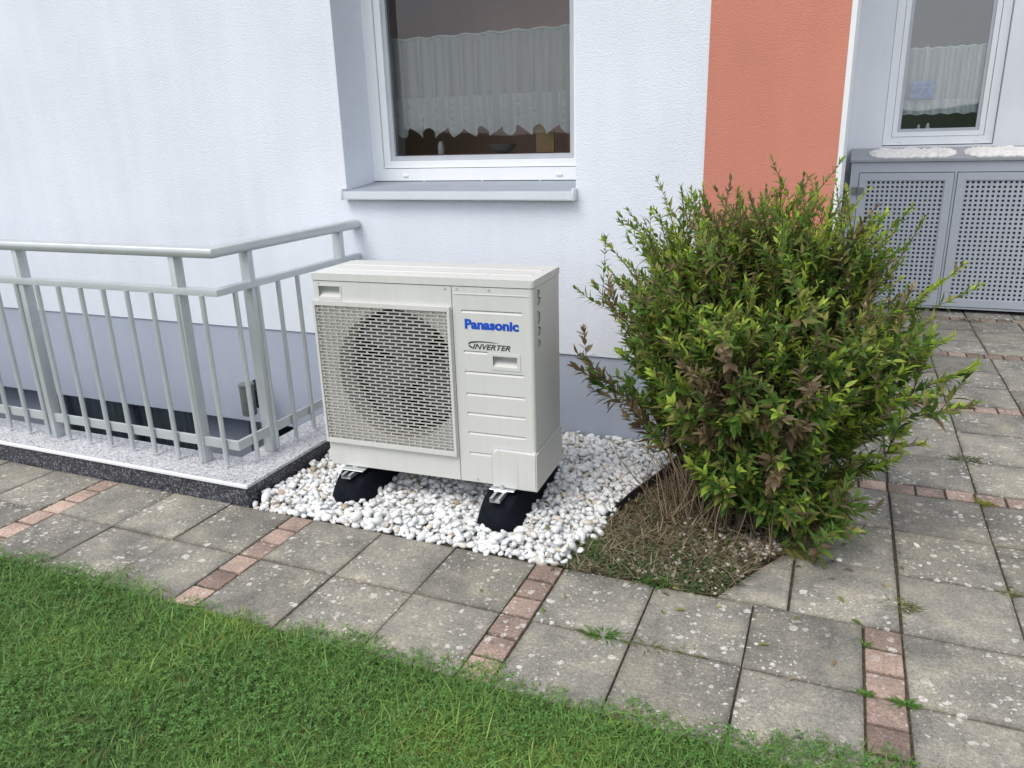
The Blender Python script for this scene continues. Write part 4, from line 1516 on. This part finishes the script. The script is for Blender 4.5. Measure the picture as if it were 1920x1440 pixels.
# clover and plantain leaflets between the blades
n = 17000
x = -3.9 + 5.4 * r.random(n); y = 0.72 + 0.98 * r.random(n)
k = (grass_edge(x) - y > 0.02) & (r.random(n) < 0.45 + 0.55 * lowfreq(x * 1.7, y * 1.5))
x, y = x[k], y[k]; n = len(x)
ang0 = r.random(n) * 6.28
base = np.stack([x, y, 0.012 + 0.020 * r.random(n)], 1)
for q in range(3):
    a = ang0 + q * 2.094
    L_ = 0.0065 + 0.004 * r.random(n)
    dx, dy = np.cos(a), np.sin(a)
    tl = r.normal(size=n) * 0.25
    P0 = base; P1 = base + np.stack([(dx - dy * .55) * L_ * .7, (dy + dx * .55) * L_ * .7, tl * L_], 1)
    P2 = base + np.stack([dx * L_ * 1.15, dy * L_ * 1.15, tl * L_ * .8 - .001], 1); P3 = base + np.stack([(dx + dy * .55) * L_ * .7, (dy - dx * .55) * L_ * .7, tl * L_], 1)
    V = np.stack([P0, P1, P2, P3], 1).reshape(-1, 3)
    VV.append(V); QQ.append((np.arange(n) * 4)[:, None] + np.array([[0, 3, 2, 1]]) + off)
    CC.append(np.repeat(np.array([0.10, 0.215, 0.05]) * (0.7 + 0.7 * r.random((n, 1))), 4, axis=0)); off += len(V)
tag(obj('grass', mesh_np('grass', np.concatenate(VV), [np.concatenate(QQ), np.concatenate(TT)], np.concatenate(CC)), M['blade']), 'short green lawn grass with clover along the paving', kind='stuff')

# ------------------------------------------------------------------ weeds in the joints: each tuft a thing
WEEDS = [('low green weed in the joint below the brick nearest the soil bed', -0.545, 1.90, 0.075, 60, 'g'), ('olive weed at the crossing of joints beside the first green weed', -0.41, 1.892, 0.055, 46, 'o'),
         ('thin weed strip in the same joint as the olive weed', -0.29, 1.898, 0.05, 22, 'o'), ('spiky olive weed in the long joint above the brick strip', 0.272, 2.36, 0.055, 60, 'o'),
         ('yellow green moss cushion on the clay brick row', 0.60, 3.225, 0.045, 90, 'y'), ('dark low weed straddling the joint behind the moss cushion', 0.59, 3.66, 0.085, 70, 'd'),
         ('grey green weed in the joint near the cabinet', 0.955, 6.55, 0.10, 60, 'd'), ('bright green sprig at the brick and slab joint by the lawn', 0.262, 1.895, 0.03, 34, 'g'),
         ('tiny green seedling beside the uppermost brick of its strip', 0.163, 2.12, 0.022, 20, 'g'), ('small green seedling beside the lower bricks near the lawn', 0.165, 1.90, 0.024, 20, 'g'),
         ('dense green weed at the edge of pebbles and soil', -0.765, 2.38, 0.085, 150, 'g'), ('green grass tuft at the slab corner of the bed', -0.455, 2.228, 0.05, 70, 'g'),
         ('green grass tuft in the bed above the cut slab', -0.36, 2.30, 0.075, 90, 'g'), ('pale green tuft at the crossing of joints farthest right', 0.59, 2.55, 0.028, 30, 'o'), ]
PAL = {'g': ((0.05, 0.13, 0.02), (0.12, 0.24, 0.04)), 'o': ((0.09, 0.11, 0.03), (0.19, 0.2, 0.06)), 'y': ((0.14, 0.15, 0.012), (0.28, 0.28, 0.03)), 'd': ((0.06, 0.075, 0.035), (0.13, 0.14, 0.07))}
r = np.random.default_rng(31)
for label, wx, wy, rad, n, pal in WEEDS:
    a, b = PAL[pal]; n = int(n * 2.0)
    stretch = 0.35 if wy < 2.2 and pal != 'y' else 0.7
    x = r.normal(size=n) * rad * 0.42; y = r.normal(size=n) * rad * 0.42 * stretch
    yaw = np.arctan2(y, x) + r.normal(size=n) * 0.6
    t = r.random((n, 1))
    hh = (0.010 + 0.016 * r.random(n)) * (0.7 + rad * 5)
    if pal == 'y': hh *= 0.55
    V, Q, T3, T = blades(np.stack([x, y, np.zeros(n)], 1), hh, 0.0028 + 0.003 * r.random(n), yaw, 0.7 + 0.6 * r.random(n), 0.3 + 0.4 * r.random(n), np.array(a) * (1 - t) + np.array(b) * t)
    z0 = bed_h(wx, wy) if in_bed(wx, wy) else -0.002
    tag(obj('weed', mesh_np('weed', V, [Q, T3], T), M['blade'], None, (wx, wy, z0)), label, 'weed')
# two stones that rolled on the paving
for label, sx_, sy_, s in (('small white pebble lying alone on the slab right of the bush', 0.092, 2.574, 0.009), ('pale stone chip on the slab beyond the wide joint', 0.342, 2.772, 0.010)):
    V, F, T = pebbles(np.array([[0, 0, s * 0.6]]), np.array([s]), np.array([[0.66, 0.65, 0.62]]), r)
    tag(obj('pebble', mesh_np('pebble', V, [F], T, True), M['pebble'], None, (sx_, sy_, 0.0)), label, 'pebble')

# dry grass and thin weeds over the soil
r = np.random.default_rng(41)
bb = []
while len(bb) < 5200:
    x, y = -0.86 + 0.82 * r.random(), 2.22 + 0.9 * r.random()
    if in_bed(x, y) and r.random() < (1.0 if y < 2.55 else 0.55): bb.append((x, y, bed_h(x, y)))
bb = np.array(bb); n = len(bb)
grn = r.random(n) < np.where(bb[:, 1] < 2.42, 0.40, 0.12)
c = np.array([0.33, 0.27, 0.18]) * (0.30 + 0.9 * r.random((n, 1)))
c[grn] = np.array([0.05, 0.11, 0.03]) * (0.6 + 0.9 * r.random((int(grn.sum()), 1)))
V, Q, T3, T = blades(bb, 0.025 + 0.055 * r.random(n), 0.0018 + 0.0036 * r.random(n), r.random(n) * 6.28, 0.75 + 0.65 * r.random(n), 0.2 + 0.3 * r.random(n), np.clip(c, 0.01, .5))
tag(obj('bed_litter', mesh_np('bed_litter', V, [Q, T3], T), M['blade']), 'dry stalks and thin weeds over the soil of the bed', kind='stuff')

# ------------------------------------------------------------------ the shrub
shrub = empty('shrub', (-0.30, 2.74, 0), 0, 'bushy shrub with narrow green leaves and browned twigs in the corner bed', 'shrub')
SO = np.array(shrub.location)
r = np.random.default_rng(5)
UP = np.array([0, 0, 1.0])
stems = []           # (points array, radius0, colour class bias)


def bez(b, c, t, n=12):
    s = np.linspace(0, 1, n)[:, None]
    return (1 - s) ** 2 * b + 2 * s * (1 - s) * c + s * s * t


CEN = np.array([-0.215, 2.775, 0.70]); RAD = np.array([0.575, 0.43, 0.50])


def main_stem(t, bias, full=True):
    ang = math.atan2(t[1] - 2.74, t[0] + 0.30)
    b = np.array([-0.30 + 0.10 * math.cos(ang) * r.random() + r.normal() * 0.03, 2.74 + 0.10 * math.sin(ang) * r.random() + r.normal() * 0.03, 0.0])
    mid = b + (t - b) * 0.5
    mid[2] = b[2] + (t[2] - b[2]) * (0.62 + 0.15 * r.random())
    mid[:2] = b[:2] + (t[:2] - b[:2]) * (0.36 + 0.12 * r.random())
    stems.append((bez(b, mid, t, 14), 0.0045 + 0.002 * r.random(), bias, full))


# tall shoots that make the outline
for tx, ty, tz, bias in ((-0.53, 2.80, 1.235, 0.2), (-0.60, 2.86, 1.20, 0.9), (-0.67, 2.75, 1.13, 0.1), (-0.815, 2.80, 1.04, 0.5), (-0.85, 2.78, 0.86, 0.2), (-0.36, 2.80, 1.22, 0.4), (-0.34, 2.68, 1.14, 0.8),
                         (-0.21, 2.78, 1.255, 0.15), (-0.13, 2.82, 1.255, 0.35), (-0.28, 2.95, 1.20, 0.4), (0.03, 2.78, 1.22, 0.8), (0.08, 2.86, 1.13, 0.3), (0.15, 2.84, 1.02, 0.1), (0.37, 2.90, 0.97, 0.6), (0.27, 2.88, 0.86, 0.4),
                         (0.44, 2.80, 0.68, 0.95), (0.40, 2.76, 0.56, 0.8), (0.36, 2.84, 0.76, 0.5), (0.28, 2.62, 0.45, 0.5), (-0.74, 2.85, 1.14, 0.3), (-0.46, 2.92, 1.19, 0.3), (-0.05, 2.70, 1.14, 0.5),
                         (-0.90, 2.86, 0.58, 0.05), (-0.78, 2.90, 0.50, 0.3)):
    main_stem(np.array([tx, ty, tz]), bias)
for _ in range(26):
    tx = -0.66 + 0.80 * r.random()
    main_stem(np.array([tx + r.normal() * 0.02, 2.66 + 0.34 * r.random(), 1.22 - 0.55 * (tx + 0.20) ** 2 - 0.16 * r.random() ** 1.5]), r.random())
k = 0
while k < 160:
    d = r.normal(size=3); d /= np.linalg.norm(d)
    if d[2] < -0.55: continue
    nar = 1 - 0.62 * max(0.0, -d[2]) ** 0.8
    t = CEN + d * RAD * np.array([nar, nar, 1.0]) * (0.72 + 0.30 * r.random())
    if t[2] < 0.20 or t[1] > 3.30: continue
    if t[0] > 0.08 and t[2] > 1.12 - (t[0] - 0.08) * 1.25 and r.random() < 0.85: continue
    if t[0] < -0.62 and t[2] < 0.50 and r.random() < 0.8: continue
    main_stem(t, r.random())
    k += 1
for _ in range(13):
    a_ = -1.9 + 1.5 * r.random()
    main_stem(np.array([-0.27 + 0.30 * math.cos(a_) * (0.7 + 0.4 * r.random()), 2.74 + 0.26 * math.sin(a_) * (0.7 + 0.4 * r.random()), 0.20 + 0.26 * r.random()]), 0.45 * r.random())
# low trailing shoots on the slab side
for tx, ty, tz in ((0.035, 2.50, 0.03), (0.00, 2.57, 0.10), (0.06, 2.68, 0.14), (0.10, 2.78, 0.20), (-0.02, 2.64, 0.24)):
    main_stem(np.array([tx, ty, tz]), 0.3)

bark = bmesh.new()
twV, twQ, twT = [], [], []


def add_tube(pts, r0, r1, col, n=5):
    pts = np.asarray(pts, float)
    base = sum(len(v) for v in twV)
    m = len(pts)
    for i in range(m):
        d = pts[min(i + 1, m - 1)] - pts[max(i - 1, 0)]
        d = d / (np.linalg.norm(d) + 1e-9)
        a = np.cross(d, [0.3, 0.8, 0.52]); a /= np.linalg.norm(a); b = np.cross(d, a)
        rr = r0 + (r1 - r0) * i / (m - 1)
        ang = np.arange(n) * 2 * np.pi / n
        twV.append(pts[i] + rr * (np.cos(ang)[:, None] * a + np.sin(ang)[:, None] * b))
        twT.append(np.tile(col, (n, 1)))
    for i in range(m - 1):
        A = base + i * n + np.arange(n); B = base + i * n + (np.arange(n) + 1) % n
        twQ.append(np.stack([A, B, B + n, A + n], 1))


# unit leaf: lanceolate, folded along the midrib, drooping tip
LEAF_V = np.array([(0, 0, 0), (-0.115, 0.27, 0.035), (0, 0.27, 0), (0.115, 0.27, 0.035), (-0.125, 0.55, 0.02), (0, 0.57, -0.02), (0.125, 0.55, 0.02), (0, 1.0, -0.13)])
LEAF_Q = np.array([(1, 4, 5, 2), (2, 5, 6, 3)]); LEAF_T = np.array([(0, 1, 2), (0, 2, 3), (4, 7, 5), (5, 7, 6)])
COLS = np.array([(0.066, 0.122, 0.030), (0.128, 0.222, 0.046), (0.35, 0.45, 0.075), (0.26, 0.255, 0.085), (0.19, 0.14, 0.095), (0.36, 0.28, 0.17)])
leaves = []          # (pos, dir, normal, length, colour index, shade)


def patch(p):
    """browned areas of the crown: the plant's own withered parts"""
    return math.sin(p[0] * 9.3 + 1.1) * math.sin(p[2] * 8.1 + p[1] * 5.0 + 0.4) + 0.5 * math.sin(p[0] * 21 + p[2] * 17 + 2)


def leafy(pts, s0, spacing, l0, l1, bias):
    seg = np.diff(pts, axis=0); ln = np.linalg.norm(seg, axis=1); cum = np.r_[0, np.cumsum(ln)]
    tot = cum[-1]
    s = s0 * tot
    q = r.integers(0, 2)
    tip_col = bias
    while s < tot + 1e-6:
        i = min(np.searchsorted(cum, s, 'right') - 1, len(seg) - 1)
        d = seg[i] / (ln[i] + 1e-9)
        p = pts[i] + d * (s - cum[i])
        f = s / tot
        L = (l0 + (l1 - l0) * f) * (0.6 + 0.75 * r.random()) * (1.30 - 0.58 * min(1.0, max(0.0, (p[2] - 0.3) / 0.8)))
        a = np.cross(d, UP if abs(d[2]) < 0.95 else np.array([1.0, 0, 0])); a /= np.linalg.norm(a); b = np.cross(d, a)
        th = (q % 2) * math.pi / 2 + r.normal() * 0.3
        q += 1
        for sg in (1, -1):
            if r.random() < 0.10: continue
            out = (a * math.cos(th) + b * math.sin(th)) * sg
            spread = 0.95 - 0.45 * f + r.normal() * 0.12
            dr = d * math.cos(spread) + out * math.sin(spread)
            dr = dr + np.array([0, 0, -0.22 * (1 - f)]) + r.normal(size=3) * 0.12
            dr /= np.linalg.norm(dr)
            nn = d - dr * d.dot(dr) + UP * 0.5
            nn = nn - dr * nn.dot(dr); nn /= np.linalg.norm(nn) + 1e-9
            pb = patch(p)
            u = r.random()
            if pb > 0.55 and u < 0.45: ci = 4 if r.random() < 0.55 else 3
            elif f > 0.84 and tip_col > 0.42 and u < 0.8: ci = 2
            elif p[2] > 0.75 and u < 0.26: ci = 3
            elif pb > 0.1 and u < 0.24: ci = 3
            elif u < 0.06: ci = 4
            elif u < 0.09: ci = 5
            elif u < 0.19: ci = 2
            elif u < 0.46 - 0.2 * (p[2] > 0.75): ci = 0
            elif u < 0.90: ci = 1
            else: ci = 3
            if bias < 0.08: ci = 4 if r.random() < 0.8 else 5
            leaves.append((p, dr, nn, L, ci, 0.75 + 0.5 * r.random()))
        s += spacing * (0.75 + 0.5 * r.random()) * (1.1 - 0.45 * f)


STEMC = np.array([0.11, 0.085, 0.055])
for pts, r0, bias, full in stems:
    jit = np.cumsum(r.normal(size=pts.shape) * 0.004, axis=0); jit[0] = 0
    pts = pts + jit
    add_tube(pts, r0, 0.0012, STEMC * (0.6 + 0.7 * r.random()))
    low = pts[-1][2] < 0.3
    leafy(pts, 0.36 if not low else 0.42, 0.019, 0.068, 0.036, bias)
    nt = r.integers(8, 14)
    for _ in range(nt):
        f = 0.38 + 0.55 * r.random()
        i = int(f * (len(pts) - 1))
        d = pts[i + 1] - pts[i]; d /= np.linalg.norm(d)
        o = r.normal(size=3); o -= d * o.dot(d); o /= np.linalg.norm(o)
        dr = d * 0.7 + o * 0.75 + UP * 0.25; dr /= np.linalg.norm(dr)
        L = 0.09 + 0.13 * r.random()
        e = pts[i] + dr * L
        if e[1] > 3.34 or e[2] < 0.06: continue
        tp = bez(pts[i], pts[i] + dr * L * 0.5 + np.array([0, 0, -0.01]), e + UP * 0.02, 6)
        add_tube(tp, 0.0018, 0.0008, STEMC * (0.6 + 0.7 * r.random()), 4)
        leafy(tp, 0.15, 0.016, 0.056, 0.032, bias if r.random() < .6 else r.random())
# withered, leafless stalks at the foot
for k in range(95):
    if k < 55: b = np.array([-0.47 + r.normal() * 0.05, 2.74 + r.normal() * 0.06, 0.0])
    else: b = np.array([-0.30 + r.normal() * 0.09, 2.66 + r.normal() * 0.08, 0.0])
    b[2] = bed_h(b[0], b[1])
    t = b + np.array([r.normal() * 0.09, r.normal() * 0.09, 0.16 + 0.22 * r.random()])
    c = (b + t) / 2 + np.array([r.normal() * 0.05, -0.03 + r.normal() * 0.05, 0.06])
    add_tube(bez(b, c, t, 8), 0.0022, 0.0012, np.array([0.23, 0.17, 0.11]) * (0.5 + 0.8 * r.random()), 4)
for k in range(40):
    b = np.array([-0.55 + 0.5 * r.random(), 2.30 + 0.4 * r.random(), 0.0])
    if not in_bed(b[0], b[1]): continue
    b[2] = bed_h(b[0], b[1]) + 0.005
    a = r.random() * 6.28; L = 0.05 + 0.12 * r.random()
    t = b + np.array([math.cos(a) * L, math.sin(a) * L, 0.01 + 0.03 * r.random()])
    add_tube(bez(b, (b + t) / 2 + np.array([0, 0, 0.05 * r.random()]), t, 6), 0.0017, 0.0012, np.array([0.25, 0.19, 0.13]) * (0.5 + 0.7 * r.random()), 4)
V = np.concatenate(twV) - SO
tag(obj('stems', mesh_np('stems', V, [np.concatenate(twQ)], np.concatenate(twT), True), M['twig'], shrub), kind='stuff')

# leaves: the 300 that show largest are objects of their own, the rest one mass
nl = len(leaves)
Pp = np.array([l[0] for l in leaves]); Dd = np.array([l[1] for l in leaves]); Nn = np.array([l[2] for l in leaves]); Ll = np.array([l[3] for l in leaves])
Ci = np.array([l[4] for l in leaves]); Sh = np.array([l[5] for l in leaves])
Xx = np.cross(Dd, Nn)
Rm = np.stack([Xx, Dd, Nn], 2)                       # columns: side, along, up
wid = 1.0 + 0.55 * r.random(nl)
mid = Pp + Dd * Ll[:, None] * 0.5
view = mid - np.array(CAM_P)
dist = np.linalg.norm(view, axis=1)
Bc = np.array([c_rt[:], c_up[:], c_fw[:]])
pc_ = view @ Bc.T
sx_ = (pc_[:, 0] / pc_[:, 2] * 1450 / 11).astype(int); sy_ = (pc_[:, 1] / pc_[:, 2] * 1450 / 11).astype(int)
frontmost = {}
for i in np.argsort(dist):
    frontmost.setdefault((sx_[i], sy_[i]), i)
cand = np.array(sorted(frontmost.values()))
area = Ll ** 2 * wid * np.abs(np.einsum('ij,ij->i', Nn, view / dist[:, None])) / dist ** 2
top = cand[np.argsort(-area[cand])][:300]
is_top = np.zeros(nl, bool); is_top[top] = True
rest = np.where(~is_top)[0]
LV = LEAF_V[None] * np.stack([wid, np.ones(nl), np.ones(nl)], 1)[:, None, :] * Ll[:, None, None]
WV = np.einsum('nij,nmj->nmi', Rm, LV) + Pp[:, None, :]
Vr = WV[rest].reshape(-1, 3) - SO
o_ = (np.arange(len(rest)) * 8)[:, None, None]
colr = COLS[Ci] * Sh[:, None]
tag(obj('foliage', mesh_np('foliage', Vr, [(LEAF_Q[None] + o_).reshape(-1, 4), (LEAF_T[None] + o_).reshape(-1, 3)], np.repeat(colr[rest], 8, axis=0), True), M['leaf'], shrub), kind='stuff')
leaf_me = [[mesh_np('leaf', LEAF_V, [LEAF_Q, LEAF_T], np.tile(COLS[c] * s, (8, 1)), True) for s in (0.8, 1.0, 1.2)] for c in range(len(COLS))]
for i in top:
    me = leaf_me[Ci[i]][0 if Sh[i] < 0.9 else (1 if Sh[i] < 1.1 else 2)]
    o = obj('leaf', me, M['leaf'], shrub)
    m4 = Matrix(Rm[i].tolist()).to_4x4() @ Matrix.Diagonal((wid[i] * Ll[i], Ll[i], Ll[i], 1))
    m4.translation = Vector(Pp[i] - SO)
    o.matrix_local = m4

# leaves dropped on the pebbles and slabs around the shrub
r = np.random.default_rng(77)
n = 130
x = -0.45 + r.normal(size=n) * 0.42; y = 2.62 + r.normal(size=n) * 0.32
ok = (y > 1.72) & (y < 3.3) & (x > -1.0)
x, y = x[ok], y[ok]; n = len(x)
zz = np.array([bed_h(a, b) + 0.012 if in_bed(a, b) else (0.048 if a < edge_x(b) and b > 2.25 else 0.006) for a, b in zip(x, y)])
Rm2 = rot_mats(n, r)
yw = r.random(n) * 6.28; c_, s_ = np.cos(yw), np.sin(yw)
tl = r.normal(size=n) * 0.25
Rf = np.zeros((n, 3, 3)); Rf[:, 0, 0] = c_; Rf[:, 0, 1] = -s_; Rf[:, 1, 0] = s_; Rf[:, 1, 1] = c_; Rf[:, 2, 2] = 1; Rf[:, 2, 0] = tl
Lf = LEAF_V[None] * (0.018 + 0.022 * r.random(n))[:, None, None] * np.array([1.2, 1, 1.6])
Vf = np.einsum('nij,nmj->nmi', Rf, Lf) + np.stack([x, y, zz], 1)[:, None, :]
of = (np.arange(n) * 8)[:, None, None]
cf = COLS[r.choice([3, 4, 4, 5, 1], n)] * (0.7 + 0.5 * r.random((n, 1)))
tag(obj('fallen_leaves', mesh_np('fallen_leaves', Vf.reshape(-1, 3), [(LEAF_Q[None] + of).reshape(-1, 4), (LEAF_T[None] + of).reshape(-1, 3)], np.repeat(cf, 8, axis=0), True), M['leaf']), 'dropped leaves on the pebbles and slabs around the shrub', kind='stuff')
print('leaves', nl, 'pebbles', len(C), 'objects', len(bpy.data.objects), 'tris', sum(len(m.loops) - 2 * len(m.polygons) for m in bpy.data.meshes))
